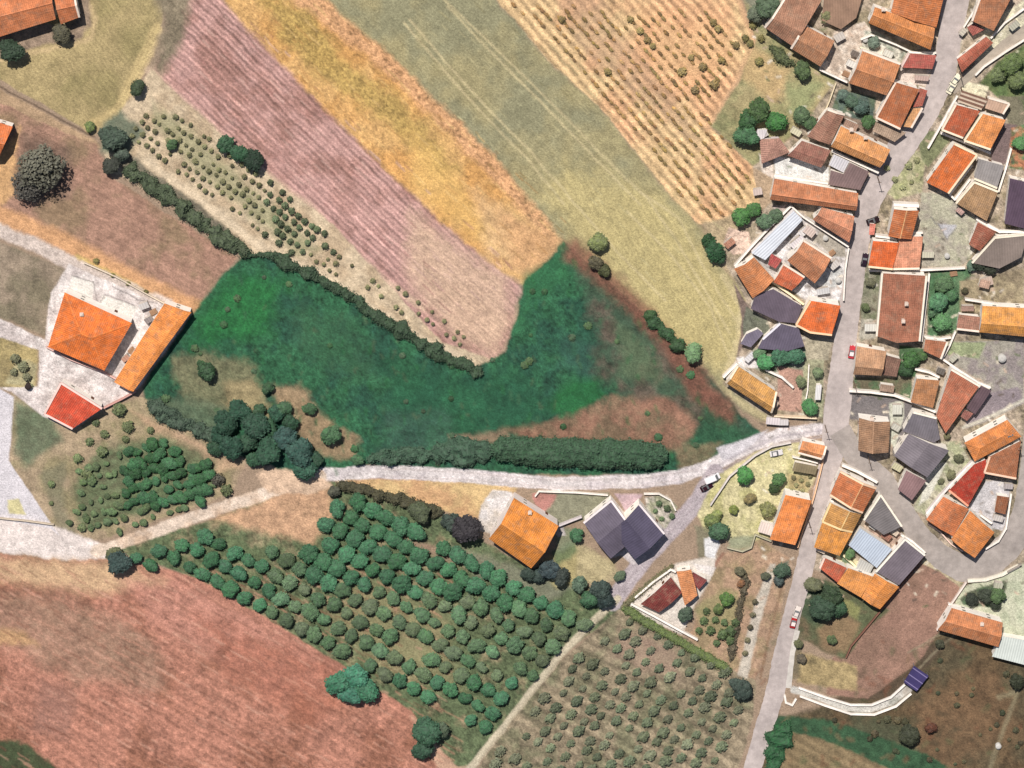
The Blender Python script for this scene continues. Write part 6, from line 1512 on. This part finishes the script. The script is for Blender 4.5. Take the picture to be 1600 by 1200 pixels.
# ------------------------------------------------------------------ vehicles
def car_parts(kind):
    """length 4.2 (van 4.9) along +x"""
    Lh, Wd = (2.45, .95) if kind == 'van' else (2.05, .87)
    if kind == 'van': prof = [(-1.0, .35), (-1.0, 1.9), (-.9, 2.0), (.45, 2.0), (.75, 1.25), (1.0, .95), (1.0, .35)]
    else: prof = [(-1.0, .3), (-1.0, .85), (-.75, .95), (.35, .95), (.95, .78), (1.0, .6), (1.0, .3)]
    bm = bmesh.new()
    rows = []
    for sy, k in ((-1, .93), (-.8, 1), (.8, 1), (1, .93)):
        rows.append([bm.verts.new((x * Lh * (1 if abs(sy) < .9 else .985), sy * Wd, .3 + (z - .3) * k)) for x, z in prof])
    n = len(prof)
    for a, b in zip(rows, rows[1:]):
        for i in range(n): bm.faces.new((a[i], a[(i + 1) % n], b[(i + 1) % n], b[i]))
    bm.faces.new(rows[0][::-1]); bm.faces.new(rows[-1])
    body = bm_mesh('body', bm)
    P = {'body': body}
    bm = bmesh.new()
    if kind != 'van':
        bot = [(-.72 * Lh, .93), (.32 * Lh, .93)]; top = [(-.55 * Lh, 1.42), (.05 * Lh, 1.42)]
        vb = [Vector((bot[0][0], -.78, .93)), Vector((bot[1][0], -.78, .93)), Vector((bot[1][0], .78, .93)), Vector((bot[0][0], .78, .93))]
        vt = [Vector((top[0][0], -.62, 1.42)), Vector((top[1][0], -.62, 1.42)), Vector((top[1][0], .62, 1.42)), Vector((top[0][0], .62, 1.42))]
        prism(bm, vt, vb); P['windows'] = bm_mesh('windows', bm)
        bm = bmesh.new(); prism(bm, [v * 1 + Vector((0, 0, .05)) for v in vt], [v + Vector((0, 0, .003)) for v in vt]); P['car_roof'] = bm_mesh('car_roof', bm)
    else:
        vt = [Vector((.47 * Lh, -.75, 1.96)), Vector((.47 * Lh, .75, 1.96)), Vector((.735 * Lh, .8, 1.32)), Vector((.735 * Lh, -.8, 1.32))]
        nn = Vector((.06, 0, .03)); prism(bm, [v + nn for v in vt], [v - nn * .5 for v in vt]); P['windows'] = bm_mesh('windows', bm)
    bm = bmesh.new(); bmesh.ops.create_cone(bm, cap_ends=True, segments=16, radius1=.32, radius2=.32, depth=.2, matrix=Matrix.Rotation(math.pi / 2, 4, 'X')); P['wheel'] = bm_mesh('wheel', bm)
    bm = bmesh.new(); prism(bm, [Vector(v) for v in ((-.04, -.16, .08), (.04, -.16, .08), (.04, .16, .08), (-.04, .16, .08))], [Vector(v) for v in ((-.04, -.16, -.08), (.04, -.16, -.08), (.04, .16, -.08), (-.04, .16, -.08))]); P['lamp'] = bm_mesh('headlight', bm)
    for k, m in (('body', M_PAINT), ('windows', M_GLASS), ('car_roof', M_PAINT), ('wheel', M_RUBBER), ('lamp', M_LAMP)):
        if k in P: P[k].materials.append(m)
    return P, Lh, Wd
CARP = {k: car_parts(k) for k in ('car', 'van')}
def car(px, py, deg, col, label, kind='car', roofc=None):
    P, Lh, Wd = CARP[kind]; p = G(px, py, .8)
    root = empty('parked_' + kind, (p.x, p.y, .04), label, kind, 'cars parked along the village streets')
    root.rotation_euler = (0, 0, math.radians(deg))
    link('body', P['body'], None, root, A(col)); link('windows', P['windows'], None, root)
    if 'car_roof' in P: link('car_roof', P['car_roof'], None, root, A(roofc or col))
    for sx in (-.62, .62):
        for sy in (-1, 1): link('wheel', P['wheel'], None, root, A((40, 38, 38)), (sx * Lh, sy * (Wd - .08), .32))
    for sy in (-.6, .6): link('headlight', P['lamp'], None, root, loc=(Lh * .99, sy * Wd, .62))
car(1351, 406, 80, (46, 30, 44), 'long blackish car parked on the street beside the vermilion double roof')
car(1331, 550, 82, (196, 60, 70), 'red and white car parked beside the tan gabled house', roofc=(236, 226, 226))
car(1240, 972, 78, (170, 40, 40), 'red car with a white roof on the lower main street', roofc=(240, 220, 214))
car(1245, 957, 70, (226, 214, 206), 'small whitish car just above the red one on the lower main street')
car(1113, 747, 24, (238, 234, 236), 'white van on the limestone road at the lane fork', kind='van')
car(1104, 761, 30, (52, 24, 32), 'dark maroon car right below the white van')
car(1493, 125, 55, (240, 232, 206), 'upper one of the two cream white cars parked at the top fork')
car(1487, 137, 60, (240, 232, 206), 'lower one of the two cream white cars parked at the top fork')
car(1213, 708, 12, (226, 220, 218), 'light car parked inside the yellow garden near the curved wall')
car(1364, 345, 20, (44, 30, 34), 'black car at the street end above the coral canopy')
print('orchard', nO, 'grove', nG, 'young', cnt, 'vines', len(cand))
